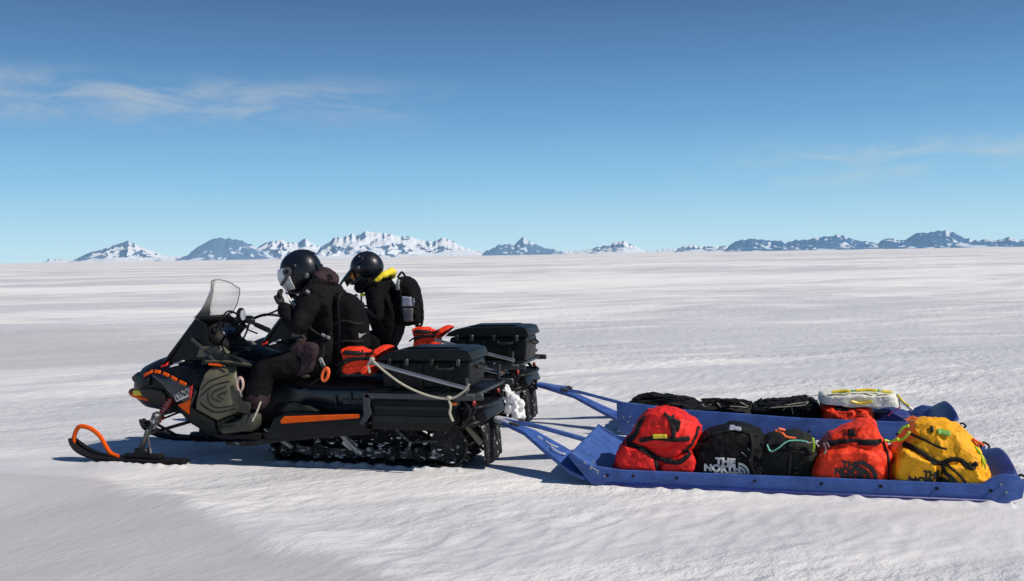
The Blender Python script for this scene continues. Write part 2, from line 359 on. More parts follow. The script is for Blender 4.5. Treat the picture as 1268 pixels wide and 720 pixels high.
# ================================================================== SNOWMOBILE
def make_snowmobile():
    t = empty('snowmobile')
    # --- hull: one shell from the nose to the seat
    b = bmesh.new()
    loft(b, [(-1.50, .48, .62, .10), (-1.46, .43, .70, .19), (-1.38, .39, .77, .26), (-1.28, .38, .81, .31), (-1.13, .36, .86, .345),
             (-1.0, .34, .86, .36), (-.88, .26, .88, .385), (-.75, .19, .88, .40), (-.55, .15, .87, .42), (-.42, .14, .85, .41), (-.33, .15, .82, .36), (-.25, .17, .78, .27), (-.05, .22, .74, .22), (.05, .3, .7, .21)])
    hull = obj('hood', b, M['hull'], t); B = bvh_of(hull)
    # panels wrapped onto both flanks
    def both(name, polys_fn, mtl, off, thick=.006, maxe=.03, **k):
        for yd in (1, -1): project(name, polys_fn(), B, mtl, t, off=off, thick=thick, ydir=yd, maxe=maxe, **k)
    T38 = -.38
    both('side_panel', lambda: sheet([QL([(255, 462), (260, 455), (286, 453), (294, 476), (302, 500), (293, 509), (272, 517), (246, 504), (251, 480)], -.4)]), M['olive'], .022, .02)
    for yd in (1, -1):
        def contour():
            ps = []
            for k, (a, b_, c, d) in enumerate([((253, 480), (262, 470), (272, 466), (284, 462)), ((252, 488), (264, 478), (273, 473), (286, 470)), ((283, 476), (270, 482), (268, 490), (278, 496)), ((286, 482), (277, 485), (275, 489), (282, 492)), ((262, 484), (263, 494), (272, 502), (292, 500)), ((252, 496), (258, 502), (272, 508), (294, 504))]):
                ps.append([Q(x, y, -.4) for x, y in (a, b_, c, d)])
            return ribbon(ps, .010)
        project('panel_groove', contour(), B, M['black'], t, off=.026+.02, thick=.002, ydir=yd)
    both('lower_panel', lambda: sheet([QL([(219, 503), (236, 498), (246, 506), (268, 519), (262, 545), (246, 542), (228, 527)], T38)]), M['grey'], .012, .012)
    both('belly_panel', lambda: sheet([QL([(264, 546), (270, 521), (290, 512), (300, 520), (325, 533), (325, 544), (300, 551)], T38)]), M['grey'], .010, .010)
    both('front_fender', lambda: sheet([QL([(188, 463), (205, 460), (240, 474), (252, 480), (243, 500), (222, 492), (205, 474)], -.34)]), M['navy'], .012, .012)
    both('nose_panel', lambda: sheet([QL([(172, 480), (190, 478), (206, 480), (213, 500), (200, 506), (186, 502)], -.3)]), M['nose'], .010, .010)
    both('headlight_surround', lambda: sheet([QL([(169, 474), (178, 464), (192, 464), (191, 474), (178, 478)], -.27)]), M['grey'], .008, .012)
    both('orange_stripe', lambda: ribbon([QL(p, -.33) for p in ([(177, 464), (189, 458)], [(191, 458), (201, 459)], [(204, 460), (213, 463)], [(216, 464), (225, 468)], [(228, 469), (238, 473)])], .026), M['orange'], .028, .002)
    both('decal_plate', lambda: sheet([QL([(217, 487), (241, 476), (241, 487), (219, 496)], -.38)]), M['white'], .030, .001)
    both('decal_edge', lambda: sheet([QL([(238, 477), (243, 474), (242, 490), (238, 491)], -.38)]), M['red'], .036, .001)
    both('decal_triangle', lambda: sheet([QL([(220, 500), (241, 491), (235, 512)], -.38)]), M['orange'], .030, .001)
    x, z = Q(220, 493.5, -.38)
    project('lettering', text_bm('LYNX', .068, (x, z), R(22), bold=.002, shear=.2, sx=.85), B, M['black'], t, off=.035, thick=0)
    # pale vent bars and red markers on the hood
    both('vent_bar', lambda: ribbon([QL(p, -.32) for p in ([(211, 450), (224, 446)], [(209, 453), (219, 450)])], .014), M['white'], .006, .002)
    both('red_marker', lambda: sheet([QL([(198, 451), (206, 447), (207, 451), (200, 454)], -.3)]), M['red'], .006, .003)
    # headlights
    for s in (-1, 1):
        b = bmesh.new(); box(b, (-1.42, s*.15, .67), (.10, .13, .06), rot=('Y', R(-35)), bev=.02, seg=2)
        obj('headlight', b, M['navy'], t)
    # front bumper with amber marker
    b = bmesh.new(); tube(b, [(-1.24, -.30, .50), (-1.42, -.25, .525), (-1.54, -.12, .535), (-1.57, 0, .535), (-1.54, .12, .535), (-1.42, .25, .525), (-1.24, .30, .50)], .018, 10, 6)
    obj('front_bumper', b, M['orange'], t)
    for s in (-1, 1):
        b = bmesh.new(); box(b, (-1.34, s*.285, .55), (.12, .02, .05), bev=.01)
        obj('side_marker', b, M['yellow'], t)
    # --- windshield fairing (dark) and clear screen
    def screen(z0, z1, nz, ny, fx, fw, fd, top_round=False):
        b = bmesh.new(); rows = []
        for i in range(nz+1):
            z = z0+(z1-z0)*i/nz; row = []
            for j in range(ny+1):
                u = -1+2*j/ny; w = fw(z); zz = z
                if top_round and i > nz*.5:
                    f = (i-nz*.5)/(nz*.5); zz = z - .085*f*abs(u)**3
                row.append(b.verts.new((fx(z)-fd(z)*(1-u*u), w*u, zz)))
            rows.append(row)
        for a, c in zip(rows, rows[1:]):
            for j in range(ny): b.faces.new((a[j], a[j+1], c[j+1], c[j]))
        return b
    fx = lambda z: -1.10 + (z-.80)*.82
    b = screen(.80, 1.17, 8, 16, fx, lambda z: .30-.12*(z-.8), lambda z: .12)
    o = obj('windshield_fairing', b, M['hull'], t); s = o.modifiers.new('t', 'SOLIDIFY'); s.thickness = .02
    fs_ = lambda z: -.815+.155*(1-math.exp(-(z-1.165)/.13)); ws_ = lambda z: .29-.25*(z-1.165)
    b = screen(1.165, 1.475, 10, 20, fs_, ws_, lambda z: .10, True)
    o = obj('windshield', b, M['glass'], t)
    # rim of the screen
    rim = []
    for i in range(11):
        z = 1.17+.31*i/10; f = max(0, (i/10-.5)*2); rim.append((fs_(z), -ws_(z), z-.085*f))
    for j in range(1, 20):
        u = -1+2*j/20; z = 1.475; rim.append((fs_(z)-.10*(1-u*u), ws_(z)*u, z-.085*abs(u)**3))
    rim2 = [(x_, -y_, z_) for x_, y_, z_ in rim[:11]][::-1]
    b = bmesh.new(); tube(b, rim+rim2, .0035, 6); obj('windshield_rim', b, M['hgrey'], t)
    # side struts of the fairing, dash and instrument pod
    for s_ in (-1, 1):
        b = bmesh.new(); tube(b, [(-.83, s_*.29, 1.0), (-.70, s_*.33, .92), (-.56, s_*.35, .80)], .013, 8, 5); obj('fairing_strut', b, M['steel'], t)
        b = bmesh.new(); prism(b, [(-1.12, .80), (-.80, 1.16), (-.72, 1.12), (-.70, .98), (-.58, .90), (-.50, .80)], s_*.255-.01, s_*.255+.01, .006); obj('fairing_side', b, M['hull'], t)
    b = bmesh.new(); loft(b, [(-.92, .84, .98, .16), (-.84, .84, 1.08, .20), (-.74, .84, 1.12, .20), (-.66, .86, 1.06, .18), (-.60, .88, .96, .14)]); obj('instrument_pod', b, M['seat'], t)
    b = bmesh.new(); box(b, (-.655, 0, 1.03), (.02, .22, .10), rot=('Y', R(-28)), bev=.008); obj('gauge', b, M['navy'], t)
    # console
    for s_ in (-1, 1):
        b = bmesh.new(); prism(b, [(-.80, .85), (-.76, .94), (-.60, .94), (-.53, .88), (-.56, .85)], s_*.24-.05, s_*.24+.05, .015); obj('console_cover', b, M['olive'], t)
        b = bmesh.new(); prism(b, [(-.72, .80), (-.70, .86), (-.52, .88), (-.28, .82), (-.26, .78), (-.5, .80)], s_*.30-.05, s_*.30+.05, .012); obj('knee_panel', b, M['grey'], t)
        b = bmesh.new(); tube(b, [(-.66, s_*.365, .83), (-.45, s_*.37, .83), (-.26, s_*.34, .80)], .009, 6, 4); obj('console_trim', b, M['olive'], t)
        b = bmesh.new(); tube(b, [(-.62, s_*.385, .808), (-.50, s_*.385, .80)], .009, 6); obj('console_stripe', b, M['orange'], t)
    b = bmesh.new(); loft(b, [(-.60, .76, .90, .22), (-.45, .76, .93, .19), (-.30, .72, .87, .17), (-.12, .66, .80, .16), (.02, .62, .73, .15)]); tank = obj('fuel_tank', b, M['seat'], t)
    # handlebar
    b = bmesh.new(); tube(b, [(-.70, 0, .90), (-.52, 0, 1.10)], .028, 10)
    tube(b, [(-.10, -.40, 1.10), (-.28, -.31, 1.14), (-.42, -.20, 1.17), (-.52, -.08, 1.13), (-.52, .08, 1.13), (-.42, .20, 1.17), (-.28, .31, 1.14), (-.10, .40, 1.10)], .012, 10, 5)
    box(b, (-.52, 0, 1.14), (.09, .20, .06), bev=.02, seg=2); obj('handlebar', b, M['mech'], t)
    for s_ in (-1, 1):
        b = bmesh.new(); tube(b, [(-.22, s_*.345, 1.125), (-.07, s_*.415, 1.085)], [.019, .021, .019], 12); obj('grip', b, M['rubber'], t)
        b = bmesh.new(); tube(b, [(-.27, s_*.30, 1.15), (-.27, s_*.40, 1.10), (-.16, s_*.43, 1.06)], .007, 6, 4)
        box(b, (-.28, s_*.31, 1.15), (.06, .05, .05), bev=.012); obj('brake_lever', b, M['mech'], t)
        b = bmesh.new(); tube(b, [(-.44, s_*.2, 1.16), (-.36, s_*.27, 1.2), (-.35, s_*.33, 1.22)], .009, 6, 4)
        cyl(b, (-.35, s_*.34, 1.20), .058, .03, 'x', 20, .008); mo = obj('mirror', b, M['rubber'], t)
        b = bmesh.new(); cyl(b, (-.333, s_*.34, 1.20), .042, .006, 'x', 20, 0); obj('mirror_glass', b, M['silver'], mo)
    b = bmesh.new()
    for q_ in ([(-.50, -.05, 1.16), (-.58, -.14, 1.22), (-.66, -.18, 1.10), (-.70, -.15, .98)], [(-.52, .02, 1.16), (-.62, -.06, 1.20), (-.70, -.05, 1.05)], [(-.30, -.30, 1.13), (-.36, -.26, 1.04), (-.46, -.16, .98), (-.60, -.10, .93)]): tube(b, q_, .008, 6, 6)
    obj('cable', b, M['rubber'], t)
    # pull start loop
    cx_, cz_ = Q(298, 474, -.43); b = bmesh.new()
    tube(b, [(cx_+.022*math.cos(a)*1.1, -.435, cz_+.052*math.sin(a)) for a in [2*math.pi*k/20 for k in range(21)]], .011, 8); tube(b, [(cx_, -.435, cz_-.05), (cx_+.012, -.435, cz_-.10)], .011, 8)
    obj('starter_handle', b, mat('pale_pink_plastic', (.6, .42, .36), .5), t)
    # --- seat
    b = bmesh.new(); loft(b, [(-.18, .60, .74, .13), (-.05, .55, .735, .17), (.15, .52, .70, .19), (.40, .50, .69, .20), (.60, .52, .70, .20), (.80, .53, .68, .19)]); obj('seat', b, M['seat'], t)
    b = bmesh.new(); prism(b, [(-.10, .46), (-.16, .64), (.10, .60), (.75, .60), (.78, .44)], -.215, .215, .02); obj('seat_base', b, M['navy'], t)
    b = bmesh.new()
    for xx, zz, h in ((.40, .50, .12), (.53, .535, .10), (.73, .55, .12), (.60, .49, .10)): box(b, (xx, -.232, zz), (.018, .012, h), bev=.003)
    box(b, (.56, -.228, .49), (.20, .02, .08), bev=.006); obj('seat_latch', b, M['steel'], t)
    for s_ in (-1, 1):
        b = bmesh.new(); prism(b, [(.0, .44), (.06, .50), (.22, .49), (.32, .45)], s_*.34-.06, s_*.34+.06, .012); obj('foot_rest', b, M['grey'], t)
    # --- tunnel, running boards
    b = bmesh.new(); prism(b, [(-.1, .36), (-.1, .48), (1.62, .50), (1.66, .40), (1.6, .36)], -.27, .27, .01); obj('tunnel', b, M['hull'], t)
    for s_ in (-1, 1):
        y0, y1 = sorted((s_*.27, s_*.46))
        b = bmesh.new(); prism(b, [(-.45, .17), (-.45, .20), (-.20, .22), (.05, .27), (.78, .345), (.78, .30), (.05, .22), (-.2, .175)], y0, y1, .006); obj('running_board', b, M['mech'], t)
        y0, y1 = sorted((s_*.43, s_*.465))
        b = bmesh.new(); prism(b, [(-.10, .24), (-.02, .40), (.10, .445), (.72, .455), (.76, .42), (.76, .30), (.4, .27)], y0, y1, .012); sp = obj('side_skirt', b, M['hull'], t)
        b = bmesh.new(); prism(b, [Q(x_, y_, -.47) for x_, y_ in ((347, 519), (352, 514), (445, 511), (445, 516), (362, 522), (348, 523))], min(s_*.464, s_*.474), max(s_*.464, s_*.474), .003, 1); obj('orange_stripe', b, M['orange'], t)
        b = bmesh.new(); prism(b, [(.78, .33), (.78, .56), (1.45, .57), (1.47, .40), (1.40, .33)], *sorted((s_*.28, s_*.44)), .02); obj('side_box', b, M['hull'], t)
        b = bmesh.new(); box(b, (1.12, s_*.442, .505), (.60, .012, .03), bev=.004); box(b, (1.12, s_*.442, .42), (.62, .012, .05), bev=.004); obj('side_box_rib', b, M['grey'], t)
    # --- cargo rack
    b = bmesh.new()
    for s_ in (-1, 1):
        y = s_*.455
        box(b, (1.18, y, .595), (.87, .022, .045), bev=.005)
        prism(b, [(.735, .62), (.79, .60), (.785, .52), (.80, .46), (.76, .40), (.72, .36), (.70, .385), (.735, .44), (.73, .50)], y-.011, y+.011, .004, 1)
        box(b, (1.62, y*.98, .60), (.12, .03, .05), bev=.006)
        tube(b, [(1.55, y, .60), (1.56, y, .74)], .013, 8)
    for xx in (.80, 1.1, 1.4, 1.60): tube(b, [(xx, -.45, .60), (xx, .45, .60)], .014, 8)
    obj('cargo_rack', b, M['steel'], t)
    b = bmesh.new(); box(b, (1.18, -.03, .612), (.86, .76, .012), bev=.003); obj('rack_deck', b, M['hull'], t)
    for s_ in (-1, 1):
        b = bmesh.new(); tube(b, [(.80, s_*.47, .85), (1.10, s_*.475, .775), (1.58, s_*.475, .66)], .016, 10, 4); obj('grab_rail', b, M['tube'], t)
    # --- rear end: bumper, lamp, hitch, flap
    b = bmesh.new(); tube(b, [(1.45, -.34, .50), (1.58, -.32, .50), (1.64, -.24, .50), (1.66, 0, .50), (1.64, .24, .50), (1.58, .32, .50), (1.45, .34, .50)], .015, 8, 4)
    tube(b, [(1.45, -.34, .35), (1.58, -.28, .38), (1.62, 0, .40), (1.58, .28, .38), (1.45, .34, .35)], .013, 8, 4)
    for s_ in (-1, 1):
        tube(b, [(1.36, s_*.32, .33), (1.52, s_*.33, .40), (1.60, s_*.31, .52)], .014, 8, 3); tube(b, [(1.46, s_*.36, .60), (1.55, s_*.36, .48), (1.48, s_*.34, .36)], .016, 8, 3); box(b, (1.50, s_*.2, .45), (.12, .10, .08), rot=('Y', R(20)), bev=.01); box(b, (1.54, s_*.28, .40), (.06, .05, .12), rot=('Y', R(-25)), bev=.01)
    obj('rear_bumper', b, M['mech'], t)
    b = bmesh.new(); box(b, (1.575, -.34, .535), (.03, .04, .045), bev=.01); obj('tail_lamp', b, M['dred'], t); b = bmesh.new(); box(b, (1.575, .34, .535), (.03, .04, .045), bev=.01); obj('tail_lamp', b, M['dred'], t)
    b = bmesh.new(); box(b, (1.45, -.45, .545), (.055, .01, .022), bev=.003); obj('side_reflector', b, M['dorange'], t)
    b = bmesh.new(); box(b, (1.60, 0, .34), (.14, .07, .05), bev=.01); box(b, (1.55, 0, .40), (.10, .16, .09), bev=.015); cyl(b, (1.63, 0, .35), .02, .12, 'z', 12, .004); obj('hitch', b, M['mech'], t)
    for s_ in (-1, 1):
        b = bmesh.new(); prism(b, [(1.42, .37), (1.46, .38), (1.62, .22), (1.58, .19)], s_*.2-.03, s_*.2+.03, .008); obj('flap_bracket', b, M['olive'], t)
    b = bmesh.new()
    nx = 8; prof = [(1.50, .42), (1.575, .385), (1.615, .30), (1.63, .20), (1.635, .12), (1.64, .05)]
    rows = [[b.verts.new((x_+.012*math.cos(j*1.3), -.235+.47*j/nx, z_)) for j in range(nx+1)] for x_, z_ in [(p.x, p.z) for p in smooth_path([(a, 0, c) for a, c in prof], 3)]]
    for a, c in zip(rows, rows[1:]):
        for j in range(nx): b.faces.new((a[j], a[j+1], c[j+1], c[j]))
    o = obj('snow_flap', b, M['rubber_snow'], t); s = o.modifiers.new('t', 'SOLIDIFY'); s.thickness = .028
    # --- track belt
    circ = [((1.32, .185), .155), ((-.06, .10), .075), ((-.12, .32), .10)]
    pts = []
    for (cx_, cz_), r_ in circ: pts += [(cx_+r_*math.cos(2*math.pi*k/72), cz_+r_*math.sin(2*math.pi*k/72)) for k in range(72)]
    pts = sorted(set(pts))
    def half(ps):
        h = []
        for p in ps:
            while len(h) >= 2 and (h[-1][0]-h[-2][0])*(p[1]-h[-2][1])-(h[-1][1]-h[-2][1])*(p[0]-h[-2][0]) <= 0: h.pop()
            h.append(p)
        return h
    hl = half(pts)[:-1]+half(pts[::-1])[:-1]
    per = 0; dense = []
    for i in range(len(hl)):
        a, c = Vector(hl[i]), Vector(hl[(i+1) % len(hl)]); n_ = max(1, int((c-a).length/.02))
        for k in range(n_): dense.append(a.lerp(c, k/n_))
    b = bmesh.new(); N = len(dense); rings = []
    for i, p in enumerate(dense):
        d = (dense[(i+1) % N]-dense[i-1]).normalized(); nrm = Vector((d.y, -d.x))
        q0 = p; q1 = p+nrm*.014
        rings.append([b.verts.new((q.x, y, q.y)) for q, y in ((q0, -.25), (q1, -.25), (q1, .25), (q0, .25))])
    for i in range(N):
        a, c = rings[i], rings[(i+1) % N]
        for k in range(4): b.faces.new((a[k], a[(k+1) % 4], c[(k+1) % 4], c[k]))
    tr = obj('track_belt', b, M['rubber_snow'], t)
    b = bmesh.new(); acc = 0; k = 0
    for i, p in enumerate(dense):
        acc += (dense[(i+1) % N]-p).length
        if acc > .052:
            acc = 0; k += 1; d = (dense[(i+1) % N]-dense[i-1]).normalized(); nrm = Vector((d.y, -d.x)); ang = math.atan2(nrm.x, nrm.y)
            h = .034 if p.y+nrm.y*.04 > .05 else .020
            for y, w in (((-.19, .11), (.0, .13), (.19, .11)) if k % 2 else ((-.225, .05), (-.10, .10), (.10, .10), (.225, .05))):
                q = p+nrm*(.012+h/2); box(b, (q.x, y, q.y), (.014, w, h), rot=('Y', ang), bev=.003)
    obj('track_lugs', b, M['rubber_snow'], tr)
    # --- suspension inside the track
    for s_ in (-1, 1):
        b = bmesh.new(); prism(b, [(-.12, .18), (-.04, .085), (.1, .05), (1.34, .05), (1.36, .12), (.2, .115), (.02, .13), (-.06, .22)], s_*.13-.012, s_*.13+.012, .003, 1)
        for xx in (.42, .60, .92, 1.05): prism(b, [(xx, .09), (xx+.02, .14), (xx+.07, .14), (xx+.09, .09)], s_*.13-.014, s_*.13+.014, .003, 1)
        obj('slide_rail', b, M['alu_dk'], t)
        for xx, zz, rr in ((-.06, .11, .062), (.22, .10, .062), (.52, .10, .062), (.84, .10, .062), (1.08, .10, .062), (1.32, .185, .150), (.30, .27, .055), (.66, .29, .05), (.98, .30, .055)):
            b = bmesh.new(); cyl(b, (xx, s_*.19, zz), rr, .03, 'y', 28, .006); w = obj('track_wheel', b, M['rubber_snow'], t)
            b = bmesh.new(); cyl(b, (xx, s_*.208, zz), rr*.30, .012, 'y', 14, .003)
            for a in range(6):
                an = a*math.pi/3; box(b, (xx+rr*.52*math.cos(an), s_*.2065, zz+rr*.52*math.sin(an)), (rr*.5, .006, rr*.12), rot=('Y', -an), bev=.001)
            obj('wheel_hub', b, M['mech'], w)
        b = bmesh.new(); tube(b, [(-.22, s_*.24, .27), (-.10, s_*.24, .20), (.02, s_*.24, .13)], .018, 8, 3); obj('suspension_arm', b, M['alu'], t)
        b = bmesh.new(); tube(b, [(.42, s_*.22, .27), (.52, s_*.22, .16), (.60, s_*.2, .09)], .022, 8, 3); box(b, (.50, s_*.2, .165), (.12, .02, .08), rot=('Y', R(35)), bev=.006); obj('suspension_arm', b, M['alu'], t)
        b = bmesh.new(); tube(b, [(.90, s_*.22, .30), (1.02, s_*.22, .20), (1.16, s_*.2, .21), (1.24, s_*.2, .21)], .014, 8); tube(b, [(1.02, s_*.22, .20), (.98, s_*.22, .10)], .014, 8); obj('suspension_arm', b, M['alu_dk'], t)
    b = bmesh.new(); prism(b, [(.05, .10), (.20, .24), (.55, .22), (.70, .30), (.95, .28), (1.1, .20), (1.25, .10)], -.05, .05, .01); prism(b, [(-.1, .2), (.0, .36), (.5, .36), (.35, .27), (.1, .24)], -.2, .2, .01); obj('suspension_linkage', b, M['rubber_snow'], t)
    b = bmesh.new(); tube(b, [(.12, 0, .12), (.42, 0, .33)], .03, 12); obj('shock_absorber', b, M['steel'], t)
    b = bmesh.new(); tube(b, [(.60, 0, .12), (.85, 0, .33)], .034, 12); obj('shock_absorber', b, M['steel'], t)
    b = bmesh.new()
    for k in range(120):
        x_ = random.uniform(-.1, 1.42); s_ = random.choice((-1, -1, 1)); z_ = random.choice((.06, .08, .115, .10, .34, .16, .22, .19)) + random.uniform(-.01, .012)
        bb = bmesh.new(); bmesh.ops.create_icosphere(bb, subdivisions=1, radius=random.uniform(.006, .016))
        for v in bb.verts: v.co = Vector((v.co.x*random.uniform(1, 2.2), v.co.y, v.co.z*.6))*random.uniform(.8, 1.2)
        bmesh.ops.translate(bb, verts=bb.verts[:], vec=(x_, s_*random.uniform(.12, .235), z_)); merge(b, bb)
    tag(obj('snow_clumps', b, M['cake'], t), kind='stuff')
    # --- front suspension + skis
    for s_ in (-1, 1):
        b = bmesh.new(); y = s_*.47
        tube(b, [(-1.26, y, .06), (-1.20, y, .16), (-1.12, s_*.45, .30), (-1.06, s_*.44, .42)], .014, 8, 4, flat=1.3)
        tube(b, [(-1.12, y, .08), (-1.15, s_*.46, .24)], .011, 8)
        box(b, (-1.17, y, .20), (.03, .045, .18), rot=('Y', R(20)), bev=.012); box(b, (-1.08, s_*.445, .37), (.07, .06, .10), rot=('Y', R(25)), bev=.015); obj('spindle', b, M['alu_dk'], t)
        b = bmesh.new()
        for e in ((-.88, .22), (-1.20, .20)):
            tube(b, [(-1.16, s_*.44, .24), (e[0], s_*.2, .32)], .014, 8); tube(b, [(-1.07, s_*.43, .39), (e[0]+.06, s_*.2, .46)], .012, 8)
        tube(b, [(-1.20, s_*.42, .30), (-1.0, s_*.1, .40)], .009, 8)
        obj('control_arm', b, M['mech'], t)
        b = bmesh.new(); tube(b, [(-1.13, s_*.42, .28), (-1.00, s_*.30, .55)], .017, 10); sh = obj('shock_absorber', b, M['alu'], t)
        b = bmesh.new(); hx = []
        for k in range(90):
            f = k/89; c = Vector((-1.13, s_*.42, .28)).lerp(Vector((-1.00, s_*.30, .55)), .18+.7*f); a = f*9*2*math.pi
            hx.append(c+Vector((.030*math.cos(a), .030*math.sin(a), 0)))
        tube(b, hx, .006, 5); obj('coil_spring', b, M['red'], sh)
        # ski
        prof = [(-.80, .012), (-.95, .008), (-1.2, .008), (-1.45, .010), (-1.62, .025), (-1.74, .06), (-1.82, .11), (-1.86, .155)]
        P = smooth_path([(a, 0, c) for a, c in prof], 4); b = bmesh.new(); rows = []
        for i, p in enumerate(P):
            f = i/(len(P)-1); w = .085*(1-.45*max(0, (f-.7)/.3)**2)*(1-.35*max(0, (.15-f)/.15))
            rows.append([b.verts.new((p.x, y+w*u, p.z+dz)) for u, dz in ((-1, .035), (-.8, .012), (-.25, .004), (0, -.006), (.25, .004), (.8, .012), (1, .035), (.7, .042), (0, .036), (-.7, .042))])
        for a, c in zip(rows, rows[1:]):
            for k in range(10): b.faces.new((a[k], a[(k+1) % 10], c[(k+1) % 10], c[k]))
        b.faces.new(rows[0][::-1]); b.faces.new(rows[-1])
        sk = obj('ski', b, M['rubber'], t)
        b = bmesh.new(); box(b, (-1.18, y, .065), (.34, .07, .05), bev=.015, seg=2); box(b, (-1.2, y, .10), (.12, .06, .06), bev=.012); obj('ski_saddle', b, M['mech'], sk)
        if s_ < 0:
            b = bmesh.new()
            tube(b, [(-1.845, y, .14), (-1.835, y, .21), (-1.80, y, .275), (-1.755, y, .292), (-1.67, y, .272), (-1.59, y, .215), (-1.535, y, .13), (-1.49, y, .075), (-1.42, y, .05)], .015, 10, 4, flat=1.25)
            obj('ski_loop', b, M['orange'], sk)
        else:
            b = bmesh.new(); tube(b, [(-1.84, y, .15), (-1.76, y, .17), (-1.6, y, .10), (-1.5, y, .05)], .014, 8, 5); obj('ski_loop', b, M['rubber'], sk)
    return t

# ================================================================== PEOPLE
def skin_mesh(joints, edges, root, sub=2):
    names = list(joints); me = bpy.data.meshes.new('s')
    me.from_pydata([joints[n][0] for n in names], [(names.index(a), names.index(b)) for a, b in edges], [])
    o = bpy.data.objects.new('s', me); COL.objects.link(o)
    md = o.modifiers.new('skin', 'SKIN'); md.use_smooth_shade = True
    sv = me.skin_vertices[0].data
    for i, n in enumerate(names):
        r = joints[n][1]; sv[i].radius = r if isinstance(r, tuple) else (r, r); sv[i].use_root = (n == root)
    sb = o.modifiers.new('sub', 'SUBSURF'); sb.levels = sub; sb.render_levels = sub
    bpy.context.view_layer.update()
    dg = bpy.context.evaluated_depsgraph_get(); me2 = bpy.data.meshes.new_from_object(o.evaluated_get(dg))
    bpy.data.objects.remove(o); bm = bmesh.new(); bm.from_mesh(me2); return bm
def ell(bm, c, r, seg=32, rings=20, fn=None, rot=None):
    b = bmesh.new(); bmesh.ops.create_uvsphere(b, u_segments=seg, v_segments=rings, radius=1)
    for v in b.verts:
        p = v.co.copy()
        if fn: p = fn(p)
        v.co = Vector((p.x*r[0], p.y*r[1], p.z*r[2]))
    if rot: bmesh.ops.rotate(b, verts=b.verts[:], cent=(0, 0, 0), matrix=Matrix.Rotation(rot, 3, 'Y'))
    bmesh.ops.translate(b, verts=b.verts[:], vec=c); merge(bm, b)
def hand(name, wrist, tip, side, parent, curl=1.0, mtl=None):
    """gloved hand: palm, four unequal fingers, thumb off the side; fingers curl toward `side`"""
    W = Vector(wrist); D = (Vector(tip)-W).normalized(); S = Vector(side).normalized(); S = (S-D*S.dot(D)).normalized(); X = D.cross(S)
    J = {'w': (W-D*.03, (.034, .028)), 'p': (W+D*.035, (.042, .024)), 'k': (W+D*.075, (.040, .020))}; E = [('w', 'p'), ('p', 'k')]
    bm = skin_mesh(J, E, 'p', 2)
    for i, L in enumerate((.062, .072, .067, .052)):
        o = X*(-.030+.020*i); b0 = W+D*.065+o; p1 = b0+D*L*.5+S*L*.12*curl; p2 = p1+D*L*.30+S*L*.38*curl; p3 = p2+S*L*.40*curl+D*L*.05
        merge(bm, skin_mesh({'a': (b0, .0125), 'b': (p1, .0115), 'c': (p2, .0105), 'd': (p3, .0095)}, [('a', 'b'), ('b', 'c'), ('c', 'd')], 'a', 1))
    a0 = W+D*.02-X*.025; a1 = a0-X*.03+D*.028+S*.01; a2 = a1+D*.03+S*.022
    merge(bm, skin_mesh({'a': (a0, .016), 'b': (a1, .0135), 'c': (a2, .011)}, [('a', 'b'), ('b', 'c')], 'a', 1))
    return obj(name, bm, mtl or M['glove'], parent)
def head_bm(c, tilt):
    bm = bmesh.new()
    def f(p):
        q = p.copy()
        if q.x < 0:
            q.x *= .92
            q.x -= .20*math.exp(-((p.z+.12)/.16)**2-(p.y/.18)**2)   # nose
            q.x += .10*math.exp(-((p.z-.08)/.10)**2-((abs(p.y)-.38)/.16)**2)  # eye sockets
            q.x -= .06*math.exp(-((p.z+.45)/.07)**2-(p.y/.3)**2)   # lips
        q.y *= 1-.2*max(0, -p.z)
        return q
    ell(bm, c, (.10, .078, .122), 40, 30, f, tilt)
    return bm
def shell_patch(c, r, tilt, u0_, u1_, v0_, v1_, nu=20, nv=12):
    """piece of an ellipsoid shell facing -x; u azimuth, v elevation in degrees"""
    bm = bmesh.new(); rows = []; Mx = Matrix.Rotation(tilt, 3, 'Y')
    for i in range(nv+1):
        v = R(v0_+(v1_-v0_)*i/nv); row = []
        for j in range(nu+1):
            u = R(u0_+(u1_-u0_)*j/nu)
            p = Vector((-math.cos(v)*math.cos(u)*r[0], math.cos(v)*math.sin(u)*r[1], math.sin(v)*r[2]))
            row.append(bm.verts.new(Mx @ p + Vector(c)))
        rows.append(row)
    for a, b in zip(rows, rows[1:]):
        for j in range(nu): bm.faces.new((a[j], a[j+1], b[j+1], b[j]))
    return bm
def assign_regions(o, mats, fn):
    o.data.materials.clear()
    for m_ in mats: o.data.materials.append(m_)
    for p in o.data.polygons: p.material_index = fn(p.center)

